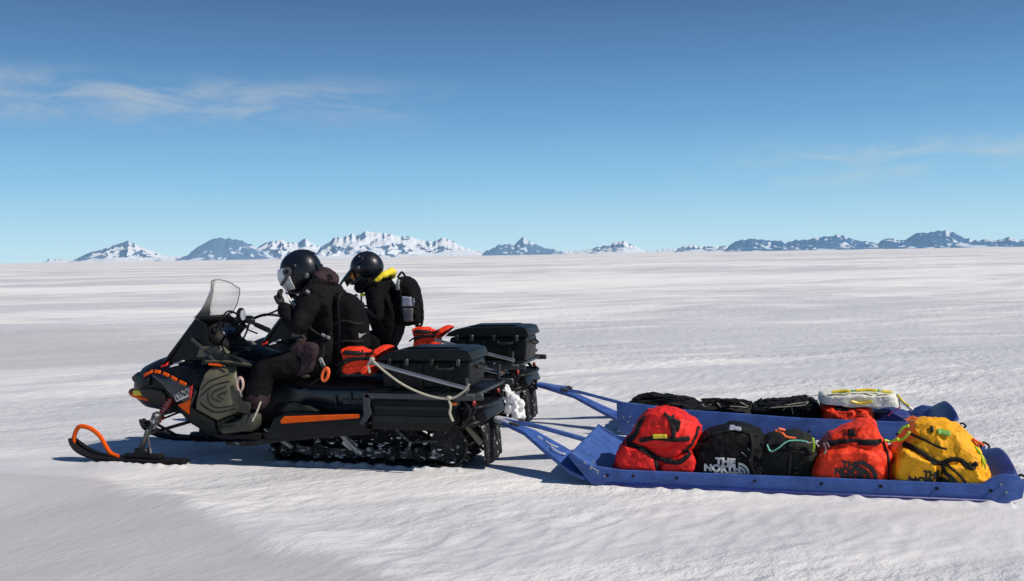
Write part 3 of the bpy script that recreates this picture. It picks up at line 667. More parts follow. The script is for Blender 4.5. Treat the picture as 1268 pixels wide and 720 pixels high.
def body(J, parent, mats, fn, seed, name='body'):
    E = [('pel', 'waist'), ('waist', 'chest'), ('chest', 'neck'), ('neck', 'head')]
    for s in 'LR': E += [('chest', 'sh'+s), ('sh'+s, 'el'+s), ('el'+s, 'wr'+s), ('pel', 'hip'+s), ('hip'+s, 'kn'+s), ('kn'+s, 'an'+s)]
    bm = skin_mesh(J, E, 'pel', 3)
    rumple(bm, .018, 6.5, seed, .65); rumple(bm, .007, 17, seed+3, .5)
    o = obj(name, bm, None, parent) if False else None
    bmesh.ops.recalc_face_normals(bm, faces=bm.faces[:])
    me = bpy.data.meshes.new(name); bm.to_mesh(me); bm.free()
    for p in me.polygons: p.use_smooth = True
    o = link(name, me, None, parent); assign_regions(o, mats, fn); return o
def boot(ankle, toe, parent, mtl):
    A, T_ = Vector(ankle), Vector(toe); D = (T_-A); D.z = 0; D.normalize(); y = A.y
    sole = min(A.z, T_.z)-.045
    J = {'top': (A+Vector((.01, 0, .12)), (.072, .08)), 'ank': (A+Vector((0, 0, .02)), (.060, .064)), 'heel': (A+Vector((.03, 0, -.035)), (.052, .040)), 'mid': (A.lerp(T_, .5)+Vector((0, 0, .01)), (.068, .056)), 'toe': (T_+Vector((0, 0, .01)), (.064, .052))}
    bm = skin_mesh(J, [('top', 'ank'), ('ank', 'heel'), ('ank', 'mid'), ('mid', 'toe')], 'ank', 2); rumple(bm, .006, 20, 4)
    o = obj('boot', bm, mtl, parent)
    b = bmesh.new(); L = abs(T_.x-A.x)
    prism(b, [(T_.x-.05, sole+.028), (T_.x-.045, sole), (T_.x+.03, sole-.01), (A.x+.08, sole-.01), (A.x+.085, sole+.03)], y-.052, y+.052, .01); obj('boot_sole', b, M['rubber'], o)
    b = bmesh.new()
    for k in range(4):
        c = A.lerp(T_, .18+.16*k); box(b, (c.x, c.y-.0, c.z+.048-.008*k), (.02, .09, .012), bev=.004)
    obj('boot_strap', b, M['grey'], o)
    return o

def rider_near(t):
    p = empty('person'); p.parent = None
    J = {'pel': ((.27, 0, .81), (.165, .18)), 'waist': ((.24, 0, 1.0), (.19, .185)), 'chest': ((.20, 0, 1.23), (.195, .185)), 'neck': ((.17, 0, 1.42), (.085, .085)), 'head': ((.06, 0, 1.50), (.07, .07)),
         'shL': ((.20, -.21, 1.32), (.115, .115)), 'elL': ((.15, -.36, 1.06), (.090, .092)), 'wrL': ((-.06, -.21, 1.27), (.055, .058)),
         'shR': ((.20, .21, 1.32), (.115, .115)), 'elR': ((.17, .355, 1.06), (.090, .092)), 'wrR': ((-.06, .16, 1.26), (.055, .058)),
         'hipL': ((.20, -.15, .79), (.135, .135)), 'knL': ((-.16, -.34, .77), (.122, .125)), 'anL': ((-.22, -.41, .42), (.108, .106)),
         'hipR': ((.20, .15, .79), (.135, .135)), 'knR': ((-.16, .33, .78), (.108, .112)), 'anR': ((-.23, .40, .42), (.092, .094))}
    def reg(c):
        if c.z < .56: return 2
        if c.z < .84 and c.x < .16: return 1
        if c.z < .78: return 1
        return 0
    body(J, p, [M['jacket'], M['trouser'], M['gaiter']], reg, 2)
    # hood, collar
    b = bmesh.new()
    ell(b, (.235, 0, 1.475), (.10, .16, .07), 28, 18, None, R(25)); rumple(b, .02, 12, 5); obj('hood', b, M['gaiter'], p)
    b = bmesh.new(); tube(b, [(.10, -.11, 1.30), (.14, -.14, 1.36), (.20, -.15, 1.42), (.26, -.08, 1.45), (.27, 0, 1.46), (.26, .08, 1.45), (.20, .15, 1.42), (.14, .14, 1.36), (.10, .11, 1.30)], .05, 12, 5); rumple(b, .012, 14, 6); obj('collar', b, M['jacket'], p)
    # chest straps and buckles
    b = bmesh.new(); tube(b, [(.23, -.265, 1.40), (.15, -.29, 1.33), (.16, -.262, 1.22), (.18, -.2, 1.08), (.30, -.2, 1.0)], .014, 6, 6, flat=.5)
    tube(b, [(.23, .265, 1.40), (.15, .29, 1.33), (.16, .262, 1.22), (.18, .2, 1.08)], .014, 6, 6, flat=.5); obj('shoulder_strap', b, M['strap'], p)
    b = bmesh.new()
    for c in ((.215, -.30, 1.37), (.30, -.215, 1.02), (.335, -.20, 1.0)): box(b, c, (.035, .012, .022), rot=('Y', R(30)), bev=.004)
    obj('buckle', b, M['gstrap'], p)
    # hip pouch at the side
    b = pillow([(.05, .74), (.03, .80), (.045, .95), (.20, .97), (.27, .93), (.24, .78), (.20, .72), (.10, .70)], -.30, -.20, seed=3, power=.3, layers=10, amp=.008, n=3)
    o = obj('pouch', b, M['gaiter'], p)
    b = bmesh.new(); tube(b, [(.04, -.30, .86), (.15, -.306, .865), (.25, -.30, .87)], .006, 6, 3); obj('pouch_seam', b, M['strap'], o)
    b = bmesh.new(); box(b, (.18, -.30, .70), (.07, .02, .025), bev=.008); obj('pouch_buckle', b, M['boot'], o)
    # head, helmet
    hc = (.015, 0, 1.52)
    obj('face', head_bm((.02, 0, 1.49), R(-8)), M['skin'], p)
    b = bmesh.new()
    def hf(q):
        v = Vector([math.copysign(abs(c_)**.88, c_) for c_ in q])
        if q.z < -.1:
            v.x += (-.16 if q.x < 0 else -.10)*min(1, (-q.z-.1)/.6); v.y *= 1-.15*(-q.z)
        if q.x > .2 and q.z < 0: v.z *= .9
        return v
    ell(b, hc, (.172, .145, .176), 48, 32, hf, R(-10)); hm = obj('helmet', b, M['helmet'], p)
    o = obj('visor', shell_patch((hc[0]-.006, 0, hc[2]-.012), (.196, .160, .172), R(-10), -84, 84, -46, 20, 34, 16), M['visor'], hm); s = o.modifiers.new('t', 'SOLIDIFY'); s.thickness = .006
    b = bmesh.new(); prism(b, [(-.08, 1.672), (-.02, 1.700), (.06, 1.705), (.14, 1.672), (.10, 1.65), (-.06, 1.65)], -.045, .045, .012); obj('roof_vent', b, M['helmet'], hm)
    for s_ in (-1, 1):
        b = bmesh.new(); cyl(b, (hc[0]-.045, s_*.160, hc[2]+.005), .040, .016, 'y', 24, .005); vp = obj('visor_pivot', b, M['hgrey'], hm)
        b = bmesh.new(); cyl(b, (hc[0]-.045, s_*.166, hc[2]+.005), .016, .01, 'y', 16, .002); obj('pivot_cap', b, M['rubber'], vp)
        b = bmesh.new(); tube(b, [(hc[0]-.12, s_*.12, hc[2]-.10), (hc[0]-.07, s_*.152, hc[2]-.06), (hc[0]-.045, s_*.158, hc[2]-.02)], .013, 8, 4); obj('visor_arm', b, M['hgrey'], hm)
    b = bmesh.new(); ell(b, (hc[0]+.02, -.146, hc[2]+.055), (.010, .006, .010), 10, 8); ell(b, (hc[0]+.105, -.118, hc[2]-.03), (.020, .016, .026), 12, 8); obj('helmet_vent', b, M['hgrey'], hm)
    b = bmesh.new()
    for k in range(6): tube(b, [(hc[0]+.165+.012*math.sin(k), -.05+.02*k, hc[2]+.06), (hc[0]+.185, -.05+.02*k, hc[2]-.02)], .012, 8)
    obj('rear_vent', b, M['helmet'], hm)
    b = bmesh.new(); tube(b, [(-.075, -.10, 1.36), (-.04, -.125, 1.32), (.0, -.12, 1.27), (.06, -.13, 1.24)], .010, 6, 4, flat=.5); obj('chin_strap', b, M['white'], hm)
    # hands at the chin
    hand('glove', (-.075, -.20, 1.285), (-.15, -.13, 1.36), (.3, .7, .2), p, .9)
    hand('glove', (-.075, .15, 1.275), (-.15, .10, 1.35), (.3, -.7, .2), p, .9)
    # boots
    boot((-.22, -.415, .325), (-.50, -.425, .270), p, M['boot']); boot((-.22, .415, .325), (-.50, .425, .270), p, M['boot'])
    b = bmesh.new(); tube(b, [(-.12, -.475, .52), (-.14, -.50, .45), (-.18, -.505, .37)], .008, 6, 4); obj('gaiter_cord', b, M['rope'], p)
    b = bmesh.new(); box(b, (-.25, -.497, .475), (.10, .012, .09), rot=('Y', R(10)), bev=.005); obj('gaiter_patch', b, M['boot'], p)
    tag(p, 'driver of the nearer snowmobile in black, silvery helmet visor closed, gloves at the chin', 'person')
    return p

def rider_far():
    p = empty('person')
    J = {'pel': ((.06, 0, .80), (.155, .165)), 'waist': ((.08, 0, 1.0), (.20, .19)), 'chest': ((-.03, 0, 1.21), (.21, .19)), 'neck': ((-.12, 0, 1.40), (.10, .105)), 'head': ((-.18, 0, 1.50), (.07, .07)),
         'shL': ((.0, -.20, 1.31), (.098, .098)), 'elL': ((-.12, -.34, 1.06), (.072, .074)), 'wrL': ((-.20, -.37, 1.10), (.045, .047)),
         'shR': ((.0, .20, 1.31), (.098, .098)), 'elR': ((-.12, .34, 1.06), (.072, .074)), 'wrR': ((-.20, .37, 1.10), (.045, .047)),
         'hipL': ((.02, -.12, .78), (.12, .12)), 'knL': ((-.35, -.29, .77), (.088, .092)), 'anL': ((-.30, -.36, .40), (.072, .074)),
         'hipR': ((.02, .12, .78), (.12, .12)), 'knR': ((-.35, .29, .77), (.088, .092)), 'anR': ((-.30, .36, .40), (.072, .074))}
    J['wrL'] = ((-.10, -.36, 1.13), (.045, .047)); J['elL'] = ((.09, -.35, 1.0), (.072, .074)); J['elR'] = ((.09, .35, 1.0), (.072, .074)); J['wrR'] = ((-.10, .36, 1.13), (.045, .047))
    body(J, p, [M['jacket2'], M['trouser'], M['trouser']], lambda c: 0 if c.z > .8 else 1, 9)
    b = bmesh.new(); tube(b, [(-.08, -.15, 1.34), (-.02, -.165, 1.375), (.04, -.15, 1.43), (.085, -.08, 1.47), (.10, 0, 1.48), (.085, .08, 1.47), (.04, .15, 1.43), (-.02, .165, 1.375), (-.08, .15, 1.34)], [.016, .026, .036, .040, .036, .026, .016], 12, 5); rumple(b, .008, 14, 6); obj('hood', b, M['ycloth'], p)
    b = bmesh.new(); tube(b, [(-.06, -.155, 1.38), (-.15, -.14, 1.36), (-.22, -.08, 1.33), (-.24, 0, 1.32), (-.22, .08, 1.33), (-.15, .14, 1.36), (-.06, .155, 1.38)], .055, 12, 5); rumple(b, .012, 14, 8); obj('collar', b, M['jacket2'], p)
    b = bmesh.new(); tube(b, [(-.215, -.13, 1.20), (-.20, -.155, 1.14), (-.195, -.16, 1.08)], .010, 6, 3); box(b, (-.12, -.235, 1.26), (.05, .02, .03), bev=.006); obj('jacket_trim', b, M['ycloth'], p)
    b = bmesh.new(); tube(b, [(.0, -.26, 1.39), (-.09, -.25, 1.34), (-.15, -.2, 1.2), (-.10, -.2, 1.05), (.05, -.2, .98)], .014, 6, 6, flat=.5); tube(b, [(.0, .26, 1.39), (-.09, .25, 1.34), (-.15, .2, 1.2), (-.10, .2, 1.05)], .014, 6, 6, flat=.5); obj('shoulder_strap', b, M['strap'], p)
    hc = (-.165, 0, 1.52)
    obj('face', head_bm((-.21, 0, 1.47), R(-18)), M['skin'], p)
    b = bmesh.new()
    def hf(q):
        v = q.copy()
        if q.z < -.1: v.x += -.08*min(1, (-q.z-.1)/.6); v.y *= 1-.15*(-q.z)
        if q.x < -.25 and q.z < 0: v.x = -.25+(q.x+.25)*.15
        return v
    ell(b, hc, (.175, .152, .175), 48, 32, hf, R(-12)); hm = obj('helmet', b, M['helmet'], p)
    # chin bar
    b = bmesh.new(); tube(b, [(-.16, -.125, 1.43), (-.24, -.11, 1.385), (-.31, -.05, 1.375), (-.325, 0, 1.375), (-.31, .05, 1.375), (-.24, .11, 1.385), (-.16, .125, 1.43)], .026, 10, 5); obj('chin_bar', b, M['helmet'], hm)
    # peak
    b = bmesh.new(); rows = []
    for i in range(9):
        f = i/8; row = []
        for j in range(13):
            u = -1+2*j/12; row.append(b.verts.new((-.16-.28*f, u*(.155-.05*f), 1.70-.05*f-.25*f**1.15-.10*u*u*(1-.35*f))))
        rows.append(row)
    for a, c in zip(rows, rows[1:]):
        for j in range(12): b.faces.new((a[j], a[j+1], c[j+1], c[j]))
    o = obj('peak', b, M['helmet'], hm); s = o.modifiers.new('t', 'SOLIDIFY'); s.thickness = .014
    o = obj('goggles', shell_patch((-.225, 0, 1.48), (.125, .115, .10), R(-15), -62, 62, -30, 22, 20, 8), M['goggle'], p); s = o.modifiers.new('t', 'SOLIDIFY'); s.thickness = .012
    for s_ in (-1, 1):
        b = bmesh.new(); tube(b, [(-.27, s_*.105, 1.47), (-.22, s_*.135, 1.475), (-.15, s_*.142, 1.49), (-.08, s_*.12, 1.50)], .014, 8, 4, flat=.5); obj('goggle_strap', b, M['strap'], o)
    b = bmesh.new()
    for zz in (1.56, 1.60, 1.64): box(b, (-.20+.3*(1.64-zz)*0, -.137+.02*(zz-1.56)/.04*.8, zz), (.018, .012, .014), bev=.003)
    box(b, (-.19, -.142, 1.53), (.03, .02, .03), bev=.006); obj('helmet_vent', b, M['gstrap'], hm)
    b = bmesh.new(); tube(b, [(-.20, -.12, 1.40), (-.19, -.12, 1.36), (-.20, -.11, 1.31)], .012, 6, 4, flat=.5); obj('chin_strap', b, M['gstrap'], hm)
    hand('glove', (-.11, -.36, 1.135), (-.22, -.36, 1.13), (0, 0, -1), p, 1.0); hand('glove', (-.11, .36, 1.135), (-.22, .36, 1.13), (0, 0, -1), p, 1.0)
    boot((-.31, -.365, .325), (-.52, -.375, .275), p, M['boot']); boot((-.31, .365, .325), (-.52, .375, .275), p, M['boot'])
    tag(p, 'driver of the farther snowmobile in black with peaked helmet, orange goggles and yellow hood', 'person')
    return p

def place(o, x, v, z=0):
    o.location = world(x, v, z); o.rotation_euler = (0, 0, -TH); return o

# ------------------------------------------------------------------ build machines and riders
snow1 = make_snowmobile()
snow2 = copy_tree(snow1)
place(snow1, 0, V_NEAR, -.012); place(snow2, -.15, V_FAR, -.012)
tag(snow1, 'nearer black and olive snowmobile with an orange ski loop and orange side stripe', 'snowmobile', 'snowmobiles driving side by side')
tag(snow2, 'farther snowmobile half hidden behind the nearer one, its snow flap caked white', 'snowmobile', 'snowmobiles driving side by side')
# caked snow only on the farther machine's tail
b = bmesh.new()
cpath = smooth_path([(1.36, 0, .57), (1.42, 0, .46), (1.49, 0, .36), (1.55, 0, .24), (1.57, 0, .10)], 8)
for k in range(560):
    c = random.choice(cpath); y = random.uniform(-.40, .05)
    bb = bmesh.new(); bmesh.ops.create_icosphere(bb, subdivisions=2, radius=random.choice((.008, .012, .016, .022, .030)))
    sc_ = Vector((random.uniform(.7, 1.3), random.uniform(.7, 1.3), random.uniform(.7, 1.8)))
    for v in bb.verts: v.co = Vector(v.co*sc_)*(1+.6*noise.noise(v.co*60+Vector((k, 0, 0))))
    bmesh.ops.translate(bb, verts=bb.verts[:], vec=(c.x+random.uniform(-.10, .06)*random.random(), y, c.z+random.uniform(-.05, .03))); merge(b, bb)
cr = tag(obj('snow_crust', b, M['cake'], snow2), kind='stuff'); rm = cr.modifiers.new('fuse', 'REMESH'); rm.mode = 'VOXEL'; rm.voxel_size = .009; rm.use_smooth_shade = True; sm_ = cr.modifiers.new('soften', 'SMOOTH'); sm_.factor = .5; sm_.iterations = 3
p1 = rider_near(snow1); place(p1, 0, V_NEAR)
p2 = rider_far(); place(p2, -.06, V_FAR)

# ------------------------------------------------------------------ backpacks
def backpack1():
    t = empty('backpack')
    b = pillow([(.40, .86), (.39, 1.10), (.40, 1.33), (.48, 1.35), (.56, 1.30), (.62, 1.16), (.64, .98), (.62, .86), (.52, .83)], -.16, .16, seed=4, power=.35, layers=14, amp=.014, scale=9)
    o = obj('main_compartment', b, M['jacket2'], t); B = bvh_of(o)
    project('webbing', ribbon([[(.42, 1.1), (.52, 1.13), (.63, 1.1)], [(.46, 1.35), (.48, 1.1), (.47, .85)], [(.42, .95), (.53, .97), (.64, .96)]], .02), B, M['strap'], t, off=.006)
    project('buckle', sheet([[(.62, 1.03), (.64, 1.03), (.645, .98), (.625, .98)]]), B, M['gstrap'], t, off=.012, thick=.006)
    b = bmesh.new(); tube(b, [(.46, -.03, 1.31), (.47, 0, 1.35), (.46, .03, 1.31)], .008, 6, 4); obj('haul_loop', b, M['strap'], t)
    return tag(t, 'plain black backpack on the back of the driver of the nearer snowmobile', 'backpack')
def backpack2():
    t = empty('backpack')
    b = pillow([(.16, .96), (.15, 1.20), (.18, 1.40), (.24, 1.44), (.31, 1.42), (.37, 1.34), (.40, 1.18), (.41, 1.0), (.34, .94)], -.16, .16, seed=5, power=.32, layers=14, amp=.012, scale=9)
    o = obj('main_compartment', b, M['jacket2'], t); B = bvh_of(o)
    project('side_pocket', sheet([[(.27, 1.24), (.38, 1.23), (.385, 1.14), (.27, 1.14)]]), B, M['silver'], t, off=.008, thick=.008)
    project('bottle_pocket', sheet([[(.275, 1.12), (.38, 1.12), (.375, .99), (.29, .99)]]), B, M['hgrey'], t, off=.008, thick=.012)
    project('top_patch', sheet([[(.20, 1.40), (.24, 1.40), (.245, 1.30), (.205, 1.30)]]), B, M['gstrap'], t, off=.008, thick=.006)
    project('webbing', ribbon([[(.26, 1.42), (.26, 1.2), (.26, .96)], [(.17, 1.13), (.28, 1.13), (.40, 1.13)]], .018), B, M['strap'], t, off=.012)
    b = bmesh.new(); tube(b, [(.38, -.15, 1.24), (.45, -.155, 1.20), (.475, -.155, 1.12), (.475, -.155, 1.0), (.455, -.155, .945), (.40, -.15, .95)], .014, 8, 4); tube(b, [(.18, -.04, 1.42), (.21, 0, 1.475), (.24, .04, 1.42)], .012, 8, 5); obj('frame_loop', b, M['strap'], t)
    return tag(t, 'small black backpack with silvery side pockets worn by the driver with the yellow hood', 'backpack')
place(backpack1(), -.065, V_NEAR); place(backpack2(), -.06, V_FAR)

# ------------------------------------------------------------------ cargo cases, dry bags, rope
def cargo_case():
    t = empty('cargo_case')
    y0, y1 = -.36, .06
    b = bmesh.new(); prism(b, [(.86, .625), (.84, .78), (.85, .83), (1.54, .845), (1.555, .80), (1.54, .63)], y0, y1, .022, 3); body_ = obj('case_body', b, M['case'], t)
    b = bmesh.new(); prism(b, [(.81, .84), (.84, .875), (.91, .905), (1.02, .92), (1.49, .928), (1.555, .915), (1.58, .85), (1.56, .84)], y0-.018, y1+.018, .022, 3); obj('lid', b, M['case'], t)
    b = bmesh.new(); prism(b, [(1.0, .92), (1.05, .936), (1.42, .94), (1.47, .926)], y0+.08, y1-.08, .006); obj('lid_ridge', b, M['case'], t)
    for xx in (.92, 1.06, 1.26, 1.47):
        b = bmesh.new(); box(b, (xx, y0-.024, .83), (.03, .016, .055), bev=.005); obj('latch', b, M['steel'] if xx in (1.06, 1.47) else M['grey'], t)
    b = bmesh.new()
    for xx in (.98, 1.16, 1.38):
        b = bmesh.new(); box(b, (xx, y0-.004, .725), (.05, .016, .20), bev=.007); obj('case_rib', b, M['case'], t)
    b = bmesh.new(); tube(b, [(1.30, y0-.01, .80), (1.31, y0-.045, .785), (1.42, y0-.045, .785), (1.43, y0-.01, .80)], .011, 8, 3); obj('handle', b, M['grey'], t)
    b = bmesh.new(); tube(b, [(1.55, -.2, .80), (1.59, -.2, .77), (1.59, -.05, .77), (1.55, -.05, .80)], .010, 8, 3); obj('handle', b, M['grey'], t)
    return t
c1 = cargo_case(); c2 = copy_tree(c1)
place(c1, 0, V_NEAR); place(c2, -.14, V_FAR, -.055); c2.scale = (1.07, 1.03, 1.09)
tag(c1, 'black lidded cargo case on the rack of the nearer snowmobile, above the cream rope', 'cargo case', 'cargo cases on the snowmobile racks')
tag(c2, 'black lidded cargo case on the farther snowmobile, set highest in the photo', 'cargo case', 'cargo cases on the snowmobile racks')

def dry_bag(full=True):
    t = empty('dry_bag')
    b = pillow(QL([(421, 440), (421, 432), (440, 431), (455, 436), (470, 428), (480, 431), (470, 438), (458, 440), (460, 455), (455, 466), (445, 461), (430, 465), (422, 460), (424, 450)], -.33), -.38, -.10, seed=6, power=.35, layers=12, amp=.012, scale=14, n=4)
    o = obj('bag_body', b, M['bora'], t); B = bvh_of(o)
    project('webbing', ribbon([QL([(418, 453), (435, 446), (450, 444), (462, 445)], -.38), QL([(424, 437), (445, 438), (462, 437)], -.38)], .030), B, M['strap'], t, off=.008)
    b = bmesh.new(); tube(b, [(.48, -.36, .80), (.55, -.385, .84), (.60, -.36, .86)], .008, 6, 4); obj('handle_loop', b, M['strap'], t)
    return t
d1 = dry_bag(); d2 = copy_tree(d1)
place(d1, 0, V_NEAR); place(d2, -.13, V_FAR, .01)
tag(d1, 'orange red dry bag strapped between the driver and the cargo case on the nearer snowmobile', 'dry bag', 'orange red dry bags on the snowmobiles')
tag(d2, 'orange red dry bag behind the driver with the yellow hood', 'dry bag', 'orange red dry bags on the snowmobiles')

t = empty('rope'); b = bmesh.new()
P = [(*Q(x, y, -.50), -.50) for x, y in ((461, 446), (475, 459), (500, 477), (530, 490), (556, 494), (572, 487), (581, 476))]
tube(b, [(x, y, z) for x, z, y in P], .0085, 8, 6); obj('hanging_line', b, M['rope'], t)
b = bmesh.new(); P = [(*Q(x, y, -.50), -.50) for x, y in ((555, 493), (558, 503), (557, 512), (561, 522))]; tube(b, [(x, y, z) for x, z, y in P], .010, 8, 4)
P = [(*Q(x, y, -.50), -.50) for x, y in ((460, 446), (456, 452), (458, 462))]; tube(b, [(x, y, z) for x, z, y in P], .010, 8, 4)
k1 = Q(556, 493, -.5); ell(b, (k1[0], -.505, k1[1]), (.024, .018, .016), 12, 8); k1 = Q(461, 445, -.5); ell(b, (k1[0], -.505, k1[1]), (.022, .018, .018), 12, 8); obj('knot_and_tail', b, M['rope'], t)
tag(t, 'thin cream rope hanging in a curve below the cargo case of the nearer snowmobile', 'rope'); place(t, 0, V_NEAR)
t = empty('webbing_loop'); b = bmesh.new(); x, z = Q(403, 464, -.40)
tube(b, [(x+.030*math.cos(a)*.8+.012*math.sin(a), -.40, z+.048*math.sin(a)) for a in [2*math.pi*k/20 for k in range(21)]], .014, 8); obj('orange_ring', b, M['flame'], t)
b = bmesh.new(); x2, z2 = Q(398, 449, -.40); box(b, (x2, -.39, z2), (.03, .015, .075), rot=('Y', R(-25)), bev=.005); obj('grey_tab', b, M['gstrap'], t)
b = bmesh.new(); tube(b, [(x, -.40, z+.045), (x2, -.39, z2), (x2-.02, -.30, z2+.12)], .008, 6, 3); obj('cord', b, M['strap'], t)
tag(t, 'orange webbing ring hanging beside the driver of the nearer snowmobile', 'webbing ring'); place(t, 0, V_NEAR)

# ================================================================== SLEDS
def make_sled(near=True):
    t = empty('cargo_sled')
    hw = .60
    if near:
        top = [(2.50, .15), (2.72, .125), (3.6, .125), (5.03, .125), (5.09, .17), (5.16, .195), (5.24, .185), (5.285, .15)]
        low = [(5.265, .045), (5.19, .02), (5.19, -.0), (2.60, -.0), (2.50, .02), (2.34, .21), (2.36, .24)]
    else:
        top = [(2.40, .31), (2.52, .30), (3.0, .25), (4.0, .20), (5.0, .185), (5.12, .20), (5.2, .19), (5.25, .16)]
        low = [(5.24, .05), (5.18, .0), (2.55, .0), (2.42, .03), (2.40, .12)]
    for s in (-1, 1):
        tp = top if (near or s < 0) else [(x_, z_*.55 if x_ < 5.05 else z_*.8) for x_, z_ in top]
        b = bmesh.new(); prism(b, tp+low, *sorted((s*hw, s*(hw-.035))), .007); w = obj('side_wall', b, M['sled'], t)
        bb = bmesh.new()   # folded outer flange + skid
        xs0, xs1 = (2.62, 5.0) if near else (2.6, 5.1)
        box(bb, ((xs0+xs1)/2+.04, s*(hw+.010), .018), (xs1-xs0+.1, .03, .03), bev=.006); obj('runner', bb, M['sled_dk'], t)
        bb = bmesh.new()
        for xx in (2.62, 2.80, 3.10, 3.62, 4.05, 4.42, 4.76, 5.08):
            cyl(bb, (xx, s*(hw+.003), .088), .011, .012, 'y', 10, .002)
        obj('bolt', bb, M['mech'], w)
        bb = bmesh.new()
        for xx, zz in ((2.46, .17), (2.50, .13), (2.55, .10), (2.60, .08), (2.52, .18), (5.14, .13), (5.17, .08)): cyl(bb, (xx, s*(hw+.003), zz), .007, .01, 'y', 8, 0)
        obj('rivet', bb, M['gstrap'], w)
    # floor
    b = bmesh.new(); box(b, (3.85, 0, .022), (2.62, 1.14, .02), bev=.004); obj('floor', b, M['sled_dk'], t)
    # front panel bending up
    def panel(prof, half, taper=0, arch=0, name='front_panel', mtl=None):
        b = bmesh.new(); P = smooth_path([(a, 0, c) for a, c in prof], 4); rows = []
        for i, p_ in enumerate(P):
            f = i/(len(P)-1)
            rows.append([b.verts.new((p_.x, half*u*(1-taper*f*f), p_.z+arch*f*(1-u*u))) for u in [-1+2*k/12 for k in range(13)]])
        for a, c in zip(rows, rows[1:]):
            for j in range(12): b.faces.new((a[j], a[j+1], c[j+1], c[j]))
        o = obj(name, b, mtl or M['sled'], t); s = o.modifiers.new('t', 'SOLIDIFY'); s.thickness = .016; return o
    if near:
        panel([(2.78, .035), (2.66, .06), (2.52, .13), (2.42, .19), (2.36, .235)], .575)
        panel([(5.0, .035), (5.10, .08), (5.20, .13), (5.28, .145)], .565, .22, .09, 'rear_panel', M['sled_dk'])
    else:
        panel([(2.66, .035), (2.56, .07), (2.47, .12), (2.42, .16)], .575)
        panel([(5.04, .035), (5.14, .08), (5.21, .15), (5.27, .20)], .565, .25, .06, 'rear_panel', M['sled_dk'])
    # loose snow blown into the corners
    b = bmesh.new(); rs = random.Random(5 if near else 6); nx_, ny_ = 90, 36; vv = []
    for i in range(nx_+1):
        for j in range(ny_+1):
            x_ = 2.80+(4.98-2.80)*i/nx_; y_ = -.56+1.12*j/ny_
            e_ = max(math.exp(-((.56-abs(y_))/.05)), math.exp(-(x_-2.80)/.10), .6*math.exp(-(4.98-x_)/.08))
            vv.append(b.verts.new((x_, y_, .022+.055*e_*(.4+max(0, noise.noise(Vector((x_*5, y_*6, 3 if near else 8)))+.3))+.022*noise.noise(Vector((x_*11, y_*12, 2))))))
    for i in range(nx_):
        for j in range(ny_):
            k_ = i*(ny_+1)+j; b.faces.new((vv[k_], vv[k_+1], vv[k_+ny_+2], vv[k_+ny_+1]))
    tag(obj('loose_snow', b, M['cake'], t), kind='stuff')
    # lashing loops
    for s in (-1, 1):
        b = bmesh.new(); cx_ = 5.30; tube(b, [(5.24, s*.53, .15), (5.265, s*.55, .185), (5.30, s*.53, .16), (5.28, s*.5, .13)], .008, 8, 4); obj('lashing_loop', b, M['strap'], t)
    # tow frame: two wide plastic-sleeved arms from the hitch
    hx, hz = (1.67, .35) if near else (1.56, .36)
    tw = empty('tow_frame'); tw.parent = t
    for s in (-1, 1):
        b = bmesh.new()
        spec = [((hx+.02, s*.03, hz), .022, .03), ((1.95, s*.14, .285), .06, .03), ((2.18, s*.30, .19), .105, .03), ((2.42, s*.47, .09), .13, .03), ((2.52, s*.50, .055), .12, .03)] if near else \
               [((hx+.02, s*.03, hz), .022, .03), ((1.95, s*.13, .28), .045, .03), ((2.18, s*.26, .20), .065, .03), ((2.42, s*.38, .12), .09, .03)]
        rows = []
        for (c, w, th) in spec:
            c = Vector(c); d = Vector((.76, s*.5, 0)).normalized(); q = Vector((-d.y, d.x, 0))*w
            rows.append([b.verts.new(v) for v in (c-q+Vector((0, 0, th/2)), c+q+Vector((0, 0, th/2)), c+q-Vector((0, 0, th/2)), c-q-Vector((0, 0, th/2)))])
        for a, c in zip(rows, rows[1:]):
            for k in range(4): b.faces.new((a[k], a[(k+1) % 4], c[(k+1) % 4], c[k]))
        b.faces.new(rows[0][::-1]); b.faces.new(rows[-1])
        bmesh.ops.bevel(b, geom=b.edges[:], offset=.005, segments=2, affect='EDGES')
        obj('tow_arm', b, M['sled'], tw, smooth=False)
        b = bmesh.new(); tube(b, [(hx-.02, s*.02, hz+.01), (1.80, s*.08, .325)], .024, 10); obj('arm_sleeve', b, M['silver' if near else 'sled'], tw)
        b = bmesh.new(); tube(b, [(1.78, s*.08, .34), (1.86, s*.11, .325)], .014, 8); box(b, (1.82, s*.10, .335), (.05, .03, .03), bev=.006); obj('arm_clamp', b, M['boot'], tw)
    b = bmesh.new(); box(b, (hx-.02, 0, hz), (.09, .07, .03), bev=.008); cyl(b, (hx-.04, 0, hz+.01), .016, .10, 'z', 12, .003); obj('hitch_eye', b, M['mech'], tw)
    if near:
        # white stencil scrawl on the near arm
        b = bmesh.new()
        for pl in ([(2.10, -.24), (2.14, -.275), (2.20, -.27)], [(2.16, -.33), (2.20, -.375), (2.26, -.39), (2.27, -.36)], [(2.03, -.2), (2.07, -.22)]):
            tube(b, [(x_, y_, .345-.155*(x_-1.76)/.42*1.0+.022) for x_, y_ in pl], .006, 6, 3)
        obj('stencil_mark', b, M['white'], tw)
        bb = bmesh.new(); tube(bb, [(2.50, -.615, .15), (2.56, -.615, .115)], .004, 6); obj('scuff', bb, M['gstrap'], tw)
    return t
s1 = make_sled(True); s2 = make_sled(False)
place(s1, 0, V_NEAR, -.008); place(s2, 0, V_FAR, -.008)
tag(s1, 'nearer blue plastic cargo sled loaded with a row of red, black, orange and yellow bags', 'cargo sled', 'blue sleds towed by the snowmobiles')
